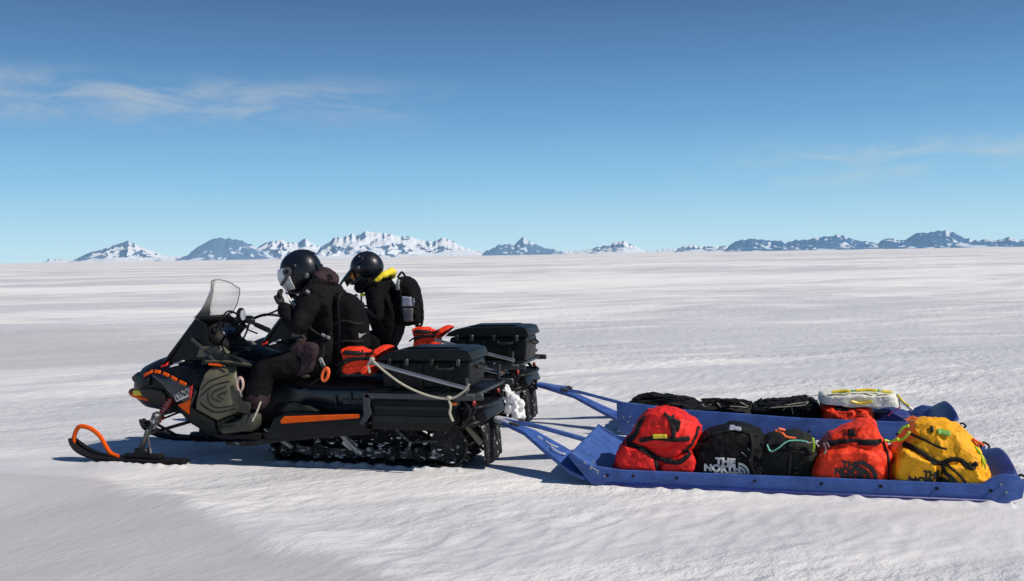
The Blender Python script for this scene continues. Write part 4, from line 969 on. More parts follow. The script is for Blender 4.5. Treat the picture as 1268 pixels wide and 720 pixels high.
tag(s2, 'farther blue plastic cargo sled with dark bags and a white bag in it', 'cargo sled', 'blue sleds towed by the snowmobiles')

# ================================================================== BAGS ON THE SLEDS
def bag(outline, t0, y0, y1, mtl, label, seed, v0=V_NEAR, straps=(), strap_w=.03, text=None, extra=None, power=.26, amp=.016, scale=7, name='duffel_bag', cat='duffel bag', group=None, n=4, strapmat=None, pockets=()):
    t = empty(name)
    ol = QL(outline, y0*.35+y1*.65 if v0 == V_NEAR else (y0+y1)/2, v0)
    ol = [(x, max(.035, z)) for x, z in ol]
    b = pillow(ol, y0, y1, seed=seed, power=power, layers=16, amp=amp*.6, scale=scale, n=n, ang=.65)
    for v in b.verts: v.co.z = max(v.co.z, .034)
    o = obj('bag_body', b, mtl, t); parts = [o]
    for k_, (pl, pa, pb) in enumerate(pockets):
        pp = [(x, max(.04, z)) for x, z in QL(pl, t0, v0)]
        pk = pillow(pp, pa, pb, seed=seed*3+k_, power=.28, layers=12, amp=amp*.4, scale=scale*1.3, n=3, base=False, ang=.5); parts.append(obj('outer_pocket', pk, mtl, t))
    B = bvh_many(parts)
    for w, paths in straps:
        project('webbing', ribbon([QL(p, t0, v0) for p in paths], w), B, strapmat or M['strap'], t, off=.007, thick=.006)
    if text:
        for kind, a in text:
            if kind == 'text':
                s, size, px, py, ang, mm, sx = a; x, z = Q(px, py, t0, v0)
                project('lettering', text_bm(s, size, (x, z), R(ang), bold=.004, sx=sx), B, M[mm], t, off=.006, thick=0, maxe=.03)
            if kind == 'dome':
                px, py, r, ang, mm = a; x, z = Q(px, py, t0, v0)
                project('emblem', dome_mark((x, z), r, R(ang)), B, M[mm], t, off=.006, thick=0)
            if kind == 'patch':
                pl, mm, nm = a; project(nm, sheet([QL(pl, t0, v0)]), B, M[mm], t, off=.010, thick=.008)
    if extra: extra(t, B)
    tag(t, label, cat, group); place(t, 0, v0); return t
G1 = 'bags in the nearer sled'
def cords(t, name, mm, paths, y, r=.008, v0=V_NEAR):
    for p in paths:
        b = bmesh.new()
        tube(b, [(Q(x, yy, y, v0)[0], y+.012*math.sin(i*2.1), Q(x, yy, y, v0)[1]) for i, (x, yy) in enumerate(p)], r, 6, 5, flat=.7)
        obj(name, b, M[mm], t)
def red_extra(t, B):
    cords(t, 'buckle', 'gstrap', [[(823, 562), (826, 572), (829, 578)], [(850, 560), (854, 572)]], -.50, .007)
    b = bmesh.new(); x, z = Q(837, 525, -.42); box(b, (x, -.50, z), (.07, .05, .09), rot=('Y', R(12)), bev=.015, seg=2); obj('buckle_block', b, M['strap'], t)
bag([(764, 579), (766, 556), (776, 541), (786, 531), (793, 516), (803, 506), (820, 502), (842, 506), (862, 516), (869, 527), (866, 545), (858, 556), (857, 580)], -.40, -.52, .02, M['bred'],
    'red duffel bag with black webbing at the front end of the nearer sled', 1,
    straps=[(.030, [[(768, 549), (782, 546), (800, 552), (815, 562), (828, 566), (845, 566), (856, 556)], [(779, 546), (790, 534), (797, 516), (808, 505)], [(818, 504), (830, 512), (836, 528), (836, 540)], [(795, 541), (815, 538), (840, 540), (855, 540)]]),
            (.014, [[(862, 518), (864, 532), (857, 548), (846, 556)], [(812, 560), (816, 572), (818, 580)]])],
    text=[('patch', ([(811, 533), (828, 533), (829, 538), (812, 538)], 'yellow', 'yellow_tag'))], extra=red_extra, scale=9, amp=.02, group=G1, pockets=[([(765, 578), (767, 556), (776, 547), (795, 550), (812, 560), (818, 579)], -.565, -.42), ([(820, 579), (822, 567), (838, 562), (856, 556), (862, 566), (859, 580)], -.56, -.42), ([(782, 545), (795, 520), (806, 507), (826, 508), (838, 522), (846, 540), (830, 555), (812, 556)], -.545, -.42)])
bag([(855, 584), (855, 560), (862, 543), (880, 530), (902, 522), (925, 523), (942, 531), (950, 547), (955, 584)], -.40, -.52, .0, M['bblk'],
    'black duffel bag with white lettering in the nearer sled', 2,
    straps=[(.022, [[(868, 545), (890, 534), (915, 531), (940, 538)], [(925, 525), (932, 545), (930, 570), (935, 583)]])],
    text=[('text', ('THE', .062, 887, 570, -2, 'white', 1.15)), ('text', ('NORTH', .062, 873, 578, -2, 'white', 1.12)), ('text', ('FACE', .062, 885, 586, -2, 'white', 1.12)), ('dome', (915, 582, .075, 0, 'white')), ('patch', ([(903, 529), (918, 530), (918, 533), (903, 532)], 'silver', 'grey_tag'))],
    extra=lambda t, B: cords(t, 'webbing_edge', 'gstrap', [[(926, 556), (931, 562), (928, 570)], [(918, 560), (925, 566)]], -.52, .004), group=G1)
def olv_extra(t, B):
    cords(t, 'mint_cord', 'mint', [[(950, 551), (954, 559), (962, 556), (975, 547), (990, 546), (1000, 547)]], -.525, .007)
    cords(t, 'orange_cord', 'flame', [[(960, 533), (968, 536), (974, 541), (985, 543)], [(964, 531), (972, 533)]], -.48, .012)
    cords(t, 'lime_cord', 'lime', [[(1007, 543), (1008, 551), (1007, 559)]], -.50, .011)
    cords(t, 'cream_cord', 'rope', [[(1000, 549), (1008, 548), (1014, 553)]], -.51, .006)
bag([(934, 585), (934, 556), (944, 540), (963, 533), (985, 532), (1003, 538), (1012, 552), (1012, 586)], -.40, -.50, .0, M['bolv'],
    'small olive black bag with mint and lime cords between the black and orange duffels', 3, straps=[(.02, [[(948, 560), (975, 556), (1005, 558)], [(975, 532), (978, 556), (976, 585)]])], extra=olv_extra, group=G1, name='stuff_sack', cat='bag', scale=12, amp=.02)
bag([(994, 588), (997, 568), (1013, 548), (1026, 535), (1045, 525), (1062, 518), (1083, 519), (1087, 533), (1094, 545), (1103, 556), (1104, 592)], -.40, -.53, .02, M['bora'],
    'orange red duffel bag with black emblem between the small dark bag and the yellow duffel', 4,
    straps=[(.022, [[(1016, 552), (1035, 546), (1055, 542), (1085, 543)], [(1060, 545), (1085, 545), (1088, 541)]]), (.03, [[(1050, 535), (1058, 535)]]), (.01, [[(1093, 545), (1098, 565), (1097, 592)]])],
    text=[('text', ('THE', .062, 1040, 572, -4, 'black', .95)), ('text', ('NORTH', .062, 1031, 580, -4, 'black', .95)), ('text', ('FACE', .062, 1038, 588, -4, 'black', .95)), ('dome', (1059, 586, .125, -6, 'black'))],
    extra=lambda t, B: cords(t, 'lashing_strap', 'gstrap', [[(1020, 549), (1023, 556), (1021, 562)], [(1024, 548), (1027, 554)]], -.52, .006), group=G1, scale=8, amp=.02, pockets=[([(1009, 588), (1012, 562), (1024, 553), (1055, 550), (1082, 553), (1092, 570), (1093, 592)], -.575, -.42)])
def yel_extra(t, B):
    cords(t, 'lime_cord', 'lime', [[(1113, 537), (1118, 530), (1125, 527)], [(1112, 546), (1120, 543), (1126, 535)], [(1095, 545), (1104, 547), (1112, 543)], [(1207, 553), (1214, 562), (1218, 575)], [(1210, 570), (1218, 580)]], -.46, .011)
    cords(t, 'orange_cord', 'flame', [[(1122, 521), (1130, 517), (1134, 519)], [(1205, 544), (1212, 548), (1218, 551)], [(1210, 562), (1215, 568)], [(1206, 547), (1212, 553)]], -.44, .013)
    cords(t, 'yellow_cord', 'yellow', [[(1212, 560), (1220, 572), (1219, 590)]], -.45, .009)
bag([(1090, 591), (1092, 568), (1102, 550), (1118, 534), (1130, 520), (1145, 515), (1168, 517), (1190, 526), (1204, 542), (1211, 560), (1219, 578), (1221, 597)], -.40, -.53, .04, M['byel'],
    'yellow duffel bag with black webbing and green tag at the rear of the nearer sled', 5,
    straps=[(.030, [[(1115, 549), (1128, 552), (1140, 558), (1152, 566), (1163, 569)], [(1163, 569), (1172, 564), (1184, 565), (1196, 573), (1205, 569)]]), (.014, [[(1123, 539), (1140, 541), (1155, 548), (1168, 552)], [(1162, 568), (1166, 580), (1180, 596)], [(1168, 570), (1182, 582), (1194, 597)], [(1155, 577), (1158, 597)]])],
    text=[('patch', ([(1158, 529), (1174, 532), (1173, 537), (1157, 534)], 'green', 'green_tag')), ('patch', ([(1151, 527), (1154, 527), (1153, 533), (1150, 532)], 'black', 'black_tag')),
          ('text', ('THE', .062, 1138, 584, -5, 'black', .9)), ('text', ('NORTH', .062, 1119, 590, -5, 'black', 1.15)), ('dome', (1159, 597, .11, -6, 'black'))], extra=yel_extra, group=G1, scale=8, amp=.022, pockets=[([(1105, 590), (1107, 562), (1116, 553), (1136, 560), (1154, 569), (1158, 594)], -.58, -.42), ([(1163, 595), (1164, 572), (1180, 570), (1204, 574), (1212, 583), (1215, 596)], -.575, -.42)])

G2 = 'bags in the farther sled'
random.seed(21)
def clutter(x0, x1, y0, y1, n, mm='strap'):
    return [[(x0+(x1-x0)*random.random(), y0+(y1-y0)*random.random()) for _ in range(4)] for k in range(n)]
clutter_specs = [(782, 860, 489, 500), (868, 930, 495, 504), (935, 1012, 493, 503)]
bag([(782, 512), (780, 497), (792, 490), (812, 490), (832, 493), (850, 495), (866, 500), (866, 516)], -.30, -.45, .3, M['bblk'], 'black bag at the front end of the farther sled', 11, V_FAR,
    straps=[(.02, [[(785, 500), (810, 496), (850, 503)]])], extra=lambda t, B: cords(t, 'cord', 'strap', [[(778, 500), (795, 492), (806, 488), (812, 491)], [(790, 496), (800, 488), (809, 487)]]+clutter(785, 858, 490, 503, 5), -.40, .009, V_FAR), scale=14, amp=.03, group=G2)
bag([(862, 516), (862, 501), (880, 496), (910, 498), (930, 501), (935, 518)], -.30, -.45, .3, M['bolv'], 'dark olive bag with pale webbing in the middle of the farther sled', 12, V_FAR,
    straps=[(.02, [[(870, 502), (880, 501), (895, 503)]])], extra=lambda t, B: cords(t, 'cord', 'rope', [[(869, 501), (874, 504), (880, 501)], [(888, 499), (892, 504)]]+clutter(868, 930, 496, 506, 1), -.46, .006, V_FAR) or cords(t, 'strap_tangle', 'strap', clutter(866, 932, 493, 506, 6), -.44, .011, V_FAR), scale=14, amp=.026, group=G2)
bag([(930, 518), (932, 501), (950, 498), (975, 496), (1000, 493), (1012, 498), (1016, 518)], -.30, -.45, .3, M['bblk'], 'long black bag with pale cords next to the white bag in the farther sled', 13, V_FAR,
    straps=[(.02, [[(940, 506), (965, 502), (1000, 503)]])], extra=lambda t, B: cords(t, 'cord', 'rope', [[(969, 508), (977, 503), (983, 500)], [(980, 503), (982, 513)], [(1000, 492), (1010, 490), (1017, 489)]]+clutter(940, 1010, 496, 508, 1), -.46, .006, V_FAR) or cords(t, 'strap_tangle', 'strap', clutter(936, 1012, 492, 508, 7), -.44, .011, V_FAR), scale=14, amp=.028, group=G2)
bag([(1018, 516), (1016, 500), (1030, 498), (1055, 499), (1076, 501), (1080, 517)], -.44, -.54, .1, M['bora'], 'orange red bag under the white bag in the farther sled', 14, V_FAR,
    straps=[(.02, [[(1034, 505), (1050, 506)]])], scale=12, amp=.015, group=G2)
def wht_extra(t, B):
    z0 = Q(1040, 488, -.3, V_FAR)[1]
    cords(t, 'lime_tape', 'ycloth', [[(1030, 486), (1045, 484), (1052, 485)], [(1060, 484), (1074, 483), (1085, 484)], [(1092, 485), (1104, 486)]], -.46, .018, V_FAR)
    cords(t, 'green_tape', 'green', [[(1040, 486), (1062, 484), (1090, 484)]], -.40, .012, V_FAR)
    cords(t, 'yellow_tab', 'yellow', [[(1054, 497), (1066, 500), (1080, 497)]], -.52, .016, V_FAR)
    cords(t, 'hanging_end', 'bwht', [[(1110, 489), (1118, 498), (1130, 508)]], -.40, .022, V_FAR)
    cords(t, 'olive_tape', 'ycloth', [[(1112, 489), (1118, 497), (1126, 503)]], -.424, .010, V_FAR)
bag([(1015, 498), (1014, 488), (1018, 485), (1060, 484), (1106, 485), (1112, 489), (1113, 501), (1080, 502), (1040, 500)], -.34, -.50, -.08, M['bwht'], 'long white bag with lime tape lying on top of the farther sled load', 15, V_FAR,
    power=.18, amp=.010, scale=10, n=2, extra=wht_extra, group=G2, name='white_bag', cat='bag')
bag([(1080, 520), (1082, 507), (1100, 505), (1122, 510), (1128, 522)], -.30, -.4, .2, M['sled_dk'], 'low dark blue bag behind the yellow duffel in the farther sled', 16, V_FAR, extra=lambda t, B: cords(t, 'pink_strap', 'pink', [[(1099, 515), (1106, 510), (1115, 504)]], -.42, .007, V_FAR), scale=12, amp=.01, group=G2)

# ================================================================== GROUND
def seg_d(p, a, b):
    ab = b-a; f = max(0, min(1, (p-a).dot(ab)/ab.length_squared)); return (p-(a+ab*f)).length
DL = [Vector(q) for q in ((-9, 9.5), (-5.5, 8.2), (-3.3, 7.3), (-2.2, 6.45), (-1.65, 5.95), (-.93, 5.15), (-.5, 4.6), (.4, 3.4), (2, 1.5))]
def drift_d(x, y):
    p = Vector((x, y)); best = 1e9; sg = 1
    for a, b in zip(DL, DL[1:]):
        d = seg_d(p, a, b)
        if d < best:
            best = d; ab = b-a; sg = 1 if (ab.x*(y-a.y)-ab.y*(x-a.x)) < 0 else -1
    return best*sg
def sstep(a, b, x):
    t_ = max(0, min(1, (x-a)/(b-a))); return t_*t_*(3-2*t_)
cW, sW = math.cos(R(18)), math.sin(R(18)); c48, s48 = math.cos(R(48)), math.sin(R(48))
def bump_keep(x, y, s_, v_):
    h = .004*noise.noise(Vector((x*5, y*5, 3)))
    if math.hypot(x, y) > 14: return h
    for v0 in (V_NEAR, V_FAR):
        tt = abs(v_-v0)
        if -1.75 < s_ < -.75: h += .020*math.exp(-((abs(tt-.47)-.115)/.035)**2)*(1+noise.noise(Vector((x*14, y*14, 1))))*sstep(-1.75, -1.5, s_)
        elif -.2 < s_ < 1.45: h += .022*math.exp(-((tt-.30)/.04)**2)*(1+1.2*noise.noise(Vector((x*14, y*14, 1))))*sstep(-.2, 0, s_)
        elif 2.5 < s_ < 5.2: h += .018*math.exp(-((tt-.665)/.03)**2)*(1+1.2*noise.noise(Vector((x*11, y*11, 1))))
    return h
def height(x, y):
    r_ = math.hypot(x, y)
    if r_ > 2500: return 0.0
    s_ = x*U.x+y*U.y-S0; v_ = x*V.x+y*V.y
    m_ = 1.0
    for v0 in (V_NEAR, V_FAR):
        if -2.6 < s_ < 6.2: m_ = min(m_, sstep(.72, 1.5, abs(v_-v0)))
        else: m_ = min(m_, sstep(.72, 1.5, math.hypot(v_-v0, (-2.6-s_) if s_ < -2.6 else (s_-6.2))))
    if 6.8 < v_ < 9.9 and -2.6 < s_ < 6.2: m_ *= .35
    a = x*cW+y*sW; b_ = -x*sW+y*cW
    h = 0
    # long low swells
    h += .075*noise.noise(Vector((a*.10, b_*.16, 1.3)))*sstep(4, 14, r_)*2
    if r_ < 400: h += .05*noise.noise(Vector((a*.28, b_*.75, 4.2)))*sstep(3.5, 10, r_)
    dd = drift_d(x, y) if r_ < 16 else -5
    sm = sstep(-.08, .20, dd)
    # wind-carved ripples
    if r_ < 60:
        w = noise.noise(Vector((a*1.1, b_*1.6, 9)))
        a5 = x*c48+y*s48; b5 = -x*s48+y*c48; rip = noise.noise(Vector((a5*2.6+w, b5*6.0+w*1.5, 2.0)))
        rip2 = noise.noise(Vector((a5*5, b5*12, 5.0)))
        k = (.010*(1-abs(rip)*2)+.009*rip2)*(1-.9*sm)*(.45+.9*max(0, noise.noise(Vector((a*.5, b_*.8, 7)))+.35))
        h += k*sstep(60, 25, r_)
        ter = noise.noise(Vector((a*.8, b_*2.8, 12))); h += .022*max(0, ter)*(1-sm)
    # the smooth drift in the near left corner
    if dd > -1:
        h += -.30*sstep(0, 2.6, dd) + .045*math.exp(-((dd-.02)/.30)**2) + .020*noise.noise(Vector((a*.9, b_*1.7, 20)))*sm + (.055*sm)*(1-abs(math.sin(x*.55+y*1.5+.8*noise.noise(Vector((x*.5, y*.5, 2))))))*sstep(.1, .8, dd)
    return h*max(m_, .0) if m_ > .02 else bump_keep(x, y, s_, v_)
def ground():
    angs = []; a = -180.0
    while a < 180:
        angs.append(a)
        if -31 <= a < 31: a += .12
        elif -60 <= a < 60: a += 1.0
        else: a += 4.0
    radii = [0.6]; r_ = .6
    while r_ < 60000:
        if r_ < 3.4: st = .12
        elif r_ < 16: st = r_*.0042
        elif r_ < 60: st = r_*.009
        elif r_ < 600: st = r_*.03
        else: st = r_*.12
        r_ += st; radii.append(r_)
    vs = [(0, 0, height(0, 0))]; fs = []
    nA = len(angs)
    cs = [(math.sin(R(a)), math.cos(R(a))) for a in angs]
    for r_ in radii:
        for s_, c_ in cs:
            x, y = r_*s_, r_*c_; vs.append((x, y, height(x, y)))
    for k in range(nA): fs.append((0, 1+(k+1) % nA, 1+k))
    for i in range(len(radii)-1):
        o0, o1 = 1+i*nA, 1+(i+1)*nA
        for k in range(nA):
            k2 = (k+1) % nA; fs.append((o0+k, o0+k2, o1+k2, o1+k))
    me = bpy.data.meshes.new('snow_ground'); me.from_pydata(vs, [], fs)
    for p in me.polygons: p.use_smooth = True
    at = me.attributes.new('snow_shade', 'FLOAT', 'POINT'); vals = []
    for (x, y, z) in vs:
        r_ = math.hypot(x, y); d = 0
        if r_ < 16: d = sstep(-.08, .14, drift_d(x, y)+.34*noise.noise(Vector((x*.8, y*.8, 5)))+.10*noise.noise(Vector((x*2.2, y*2.2, 5)))+.03*noise.noise(Vector((x*6, y*6, 5))))  # mask for painted shade on the slope facing away from the sun
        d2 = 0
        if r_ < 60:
            ex, ey = (x+10.5)/5.6, (y-18.2)/4.4; q = ex*ex+ey*ey+.5*noise.noise(Vector((x*.25, y*.6, 3)))  # midground ellipse of shade, painted into the snow colour
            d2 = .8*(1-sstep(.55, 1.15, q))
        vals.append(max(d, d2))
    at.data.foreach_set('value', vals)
    me.update()
    # make sure it faces up
    if me.polygons[len(me.polygons)//2].normal.z < 0: me.flip_normals()
    return me
def snow_mat():
    mt = bpy.data.materials.new('wind_packed_snow'); mt.use_nodes = True; nt = mt.node_tree; L = nt.links.new; N = nt.nodes.new
    b = nt.nodes['Principled BSDF']; b.inputs['Roughness'].default_value = .62; b.inputs['Specular IOR Level'].default_value = .25
    g = N('ShaderNodeNewGeometry')
    mp = N('ShaderNodeMapping'); mp.inputs['Rotation'].default_value = (0, 0, R(-18)); L(g.outputs['Position'], mp.inputs['Vector'])
    def tex(sx, sy, det=4, ro=.55, loc=0, rot=None):
        m2 = N('ShaderNodeMapping'); m2.inputs['Scale'].default_value = (sx, sy, 1); m2.inputs['Location'].default_value = (loc, loc*.7, 0); 
        if rot is None: L(mp.outputs['Vector'], m2.inputs['Vector'])
        else:
            m0 = N('ShaderNodeMapping'); m0.inputs['Rotation'].default_value = (0, 0, R(-rot)); L(g.outputs['Position'], m0.inputs['Vector']); L(m0.outputs['Vector'], m2.inputs['Vector'])
        n = N('ShaderNodeTexNoise'); n.inputs['Scale'].default_value = 1; n.inputs['Detail'].default_value = det; n.inputs['Roughness'].default_value = ro; L(m2.outputs['Vector'], n.inputs['Vector']); return n.outputs['Fac']
    big = tex(.035, .11, 5, .6); mid = tex(.35, 1.3, 4, .6, 3); far = tex(.006, .02, 5, .62, 9)
    r1 = N('ShaderNodeValToRGB'); e = r1.color_ramp.elements; e[0].position = .455; e[1].position = .545
    e[0].color = (.58, .585, .615, 1); e[1].color = (.87, .85, .83, 1)
    mx = N('ShaderNodeMath'); mx.operation = 'ADD'; mx.inputs[1].default_value = 0
    a1 = N('ShaderNodeMath'); a1.operation = 'MULTIPLY'; a1.inputs[1].default_value = .40; L(big, a1.inputs[0])
    a2 = N('ShaderNodeMath'); a2.operation = 'MULTIPLY'; a2.inputs[1].default_value = .35; L(far, a2.inputs[0])
    a3 = N('ShaderNodeMath'); a3.operation = 'MULTIPLY'; a3.inputs[1].default_value = .25; L(mid, a3.inputs[0])
    s1_ = N('ShaderNodeMath'); L(a1.outputs[0], s1_.inputs[0]); L(a2.outputs[0], s1_.inputs[1])
    s2_ = N('ShaderNodeMath'); L(s1_.outputs[0], s2_.inputs[0]); L(a3.outputs[0], s2_.inputs[1])
    L(s2_.outputs[0], r1.inputs['Fac'])
    da = N('ShaderNodeAttribute'); da.attribute_name = 'snow_shade'
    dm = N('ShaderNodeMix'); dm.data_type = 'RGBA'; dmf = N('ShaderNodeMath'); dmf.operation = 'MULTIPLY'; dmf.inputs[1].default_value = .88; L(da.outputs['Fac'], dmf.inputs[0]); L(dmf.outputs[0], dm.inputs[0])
    L(r1.outputs['Color'], dm.inputs[6]); dm.inputs[7].default_value = (.50, .49, .50, 1); L(dm.outputs[2], b.inputs['Base Color'])  # shade painted as a grey tint over the snow colour
    # relief that fades with distance (its features become smaller than a pixel)
    f1 = tex(7.5, 13, 5, .6, 1, 48); f2 = tex(34, 48, 4, .65, 5, 20); f3 = tex(.8, 3.0, 5, .62, 7); f4 = tex(.12, .5, 5, .6, 2)
    h = None
    for f, k in ((f1, .034), (f2, .007), (f3, .05), (f4, .24)):
        q = N('ShaderNodeMath'); q.operation = 'MULTIPLY'; q.inputs[1].default_value = k; L(f, q.inputs[0])
        if h is None: h = q.outputs[0]
        else:
            s = N('ShaderNodeMath'); L(h, s.inputs[0]); L(q.outputs[0], s.inputs[1]); h = s.outputs[0]
    bp = N('ShaderNodeBump'); bst = N('ShaderNodeMapRange'); bst.inputs['To Min'].default_value = .95; bst.inputs['To Max'].default_value = .40; L(da.outputs['Fac'], bst.inputs['Value']); pm = tex(.22, .5, 3, .5, 13); pr = N('ShaderNodeMapRange'); pr.interpolation_type = 'SMOOTHSTEP'; pr.inputs['From Min'].default_value = .40; pr.inputs['From Max'].default_value = .60; pr.inputs['To Min'].default_value = .28; pr.inputs['To Max'].default_value = 1.0; L(pm, pr.inputs['Value']); pu = N('ShaderNodeMath'); pu.operation = 'MULTIPLY'; L(pr.outputs['Result'], pu.inputs[0]); L(bst.outputs['Result'], pu.inputs[1]); L(pu.outputs[0], bp.inputs['Strength']); bp.inputs['Distance'].default_value = 1.0; L(h, bp.inputs['Height']); L(bp.outputs['Normal'], b.inputs['Normal'])
    return mt
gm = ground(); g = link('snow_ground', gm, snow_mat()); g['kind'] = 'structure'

# ================================================================== MOUNTAINS
def mtn_mat(name, rock, snow, thr, haze=.30):
    mt = bpy.data.materials.new(name); mt.use_nodes = True; nt = mt.node_tree; L = nt.links.new; N = nt.nodes.new
    b = nt.nodes['Principled BSDF']; b.inputs['Roughness'].default_value = 1; b.inputs['Specular IOR Level'].default_value = 0
    g = N('ShaderNodeNewGeometry'); sep = N('ShaderNodeSeparateXYZ'); L(g.outputs['Normal'], sep.inputs[0]); sp_ = N('ShaderNodeSeparateXYZ'); L(g.outputs['Position'], sp_.inputs[0])
    mp = N('ShaderNodeMapping'); mp.inputs['Scale'].default_value = (1, .35, 2.2); mp.inputs['Rotation'].default_value = (0, R(25), 0); L(g.outputs['Position'], mp.inputs['Vector'])
    n = N('ShaderNodeTexNoise'); n.inputs['Scale'].default_value = .0040; n.inputs['Detail'].default_value = 4; n.inputs['Roughness'].default_value = .52; n.inputs['Distortion'].default_value = .6; L(mp.outputs['Vector'], n.inputs['Vector'])
    ad = N('ShaderNodeMath'); ad.operation = 'MULTIPLY_ADD'; ad.inputs[1].default_value = 2.1; L(n.outputs['Fac'], ad.inputs[0])
    ml = N('ShaderNodeMath'); ml.operation = 'MULTIPLY'; ml.inputs[1].default_value = .50; L(sep.outputs['X'], ml.inputs[0])
    L(ml.outputs[0], ad.inputs[2])
    # drifted snow on the lowest slopes
    lo = N('ShaderNodeMapRange'); lo.inputs['From Min'].default_value = 10; lo.inputs['From Max'].default_value = 55; lo.inputs['To Min'].default_value = .16; lo.inputs['To Max'].default_value = 0; L(sp_.outputs['Z'], lo.inputs['Value'])
    a2 = N('ShaderNodeMath'); L(ad.outputs[0], a2.inputs[0]); L(lo.outputs['Result'], a2.inputs[1])
    r = N('ShaderNodeValToRGB'); e = r.color_ramp.elements; e[0].position = thr-.05; e[1].position = thr+.05; e[0].color = (*rock, 1); e[1].color = (*snow, 1)
    sc_ = N('ShaderNodeMath'); sc_.operation = 'MULTIPLY'; sc_.inputs[1].default_value = .5; L(a2.outputs[0], sc_.inputs[0]); e[0].position = thr/2-.02; e[1].position = thr/2+.02
    L(sc_.outputs[0], r.inputs['Fac']); L(r.outputs['Color'], b.inputs['Base Color'])
    # air between: light scattered in over the kilometres
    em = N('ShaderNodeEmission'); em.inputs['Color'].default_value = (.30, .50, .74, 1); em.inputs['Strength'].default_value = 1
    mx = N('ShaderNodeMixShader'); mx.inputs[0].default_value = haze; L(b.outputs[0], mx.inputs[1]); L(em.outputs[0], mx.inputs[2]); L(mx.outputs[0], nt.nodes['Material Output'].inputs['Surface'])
    return mt
MM = [mtn_mat('snowy_rock_left', (.10, .16, .26), (.72, .74, .76), 1.04), mtn_mat('snowy_rock_white', (.10, .16, .26), (.74, .75, .77), .96), mtn_mat('bare_rock_haze', (.09, .15, .25), (.60, .65, .70), 1.36, .40), mtn_mat('dark_rock_right', (.035, .10, .22), (.62, .66, .70), 1.26, .36), mtn_mat('low_snow', (.5, .55, .62), (.74, .75, .77), .8, .35)]  # blue in the rock colours is distance haze painted in
def horizon_y(px): return 316.2-(px-634)*.01656
def mountain(outline, dist, mi, seed, label, amp=.5):
    """outline: ridge line as seen from the camera (px, py) -> azimuth and height at `dist`"""
    prof = []
    for px, py in outline:
        d = (fwd*F_PX + rgt*(px-CX) - upv*(py-CY)); az = math.atan2(d.x, d.y); el = d.z/math.hypot(d.x, d.y); prof.append((az, max(-.002, el)*dist))
    a0, a1 = prof[0][0], prof[-1][0]; nA = max(60, int((a1-a0)/.0005)); nR = 90; depth = 2400*dist/12000
    def H(az):
        for (x0, y0), (x1, y1) in zip(prof, prof[1:]):
            if az <= x1: return y0+(y1-y0)*(az-x0)/(x1-x0+1e-9)
        return prof[-1][1]
    def jag(az):
        q = az*dist/100; edge = max(0, min(1, (az-a0)/(a1-a0)*8, (a1-az)/(a1-a0)*8))
        return edge*dist*.0011*(noise.noise(Vector((q*1.1, seed, 0)))+1.2*(.40-abs(noise.noise(Vector((q*1.3, seed, 4))))*2)+.15*noise.noise(Vector((q*3.1, seed, 8))))
    vs = []; fs = []
    for j in range(nR+1):
        f = j/nR; rr = dist-depth*.55+depth*f
        for i in range(nA+1):
            az = a0+(a1-a0)*i/nA; x, y = rr*math.sin(az), rr*math.cos(az)
            p = Vector((x, y*.8, 0))/(dist*.030)+Vector((seed*5.1, 0, 0))
            p2 = p*1.5+Vector((noise.noise(p*1.1), noise.noise(p*1.1+Vector((9, 0, 0))), 0))*.7
            rdg = 1-abs(noise.noise(p2))*2.0; rd2 = 1-abs(noise.noise(p2*2.3+Vector((4, 4, 0))))*2.0; rd3 = 1-abs(noise.noise(p2*4.9))*2.0
            base = H(az)
            g_ = max(0, 1-abs(f-.55)/.55)
            j1 = g_**.9*(1-(1-g_)*(.75*(1-rdg)+.5*(1-rd2))-.05*(1-rd3)*(1-g_*.8))
            fine = jag(az)*max(0, (g_-.35)/.65)**1.5
            vs.append((x, y, base*j1+fine+.3-12*(g_ <= 0)))
    for j in range(nR):
        for i in range(nA):
            a = j*(nA+1)+i; fs.append((a, a+1, a+nA+2, a+nA+1))
    me = bpy.data.meshes.new('mountain'); me.from_pydata(vs, [], fs); me.update()
    for p_ in me.polygons: p_.use_smooth = True
    o = link('mountain', me, MM[mi]); o['kind'] = 'structure'; o['label'] = label; o['category'] = 'mountain'; return o
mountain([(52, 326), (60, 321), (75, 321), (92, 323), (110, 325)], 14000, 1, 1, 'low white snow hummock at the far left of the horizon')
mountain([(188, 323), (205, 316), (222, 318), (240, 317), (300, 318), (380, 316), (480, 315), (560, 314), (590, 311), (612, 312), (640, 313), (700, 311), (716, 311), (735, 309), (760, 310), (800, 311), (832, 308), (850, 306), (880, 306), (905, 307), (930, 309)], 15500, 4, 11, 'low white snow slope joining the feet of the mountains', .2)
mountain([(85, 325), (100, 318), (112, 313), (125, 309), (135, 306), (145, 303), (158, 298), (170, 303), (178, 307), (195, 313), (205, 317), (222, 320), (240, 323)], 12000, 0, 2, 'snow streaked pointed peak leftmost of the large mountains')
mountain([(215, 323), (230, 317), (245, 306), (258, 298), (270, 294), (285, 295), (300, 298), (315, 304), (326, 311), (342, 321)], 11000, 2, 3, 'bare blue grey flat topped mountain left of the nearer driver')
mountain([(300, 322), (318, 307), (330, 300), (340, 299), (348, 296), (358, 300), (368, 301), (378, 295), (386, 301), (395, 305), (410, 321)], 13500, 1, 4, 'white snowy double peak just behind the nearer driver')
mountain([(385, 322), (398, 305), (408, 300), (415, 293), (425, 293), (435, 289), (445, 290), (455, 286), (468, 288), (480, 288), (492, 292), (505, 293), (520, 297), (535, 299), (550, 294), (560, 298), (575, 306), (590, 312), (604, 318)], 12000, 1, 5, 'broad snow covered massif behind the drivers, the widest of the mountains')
mountain([(592, 318), (605, 309), (615, 304), (625, 303), (638, 302), (644, 296), (648, 293), (654, 298), (662, 302), (675, 307), (697, 312), (705, 316)], 12000, 2, 6, 'small pointed peak above the cargo cases')
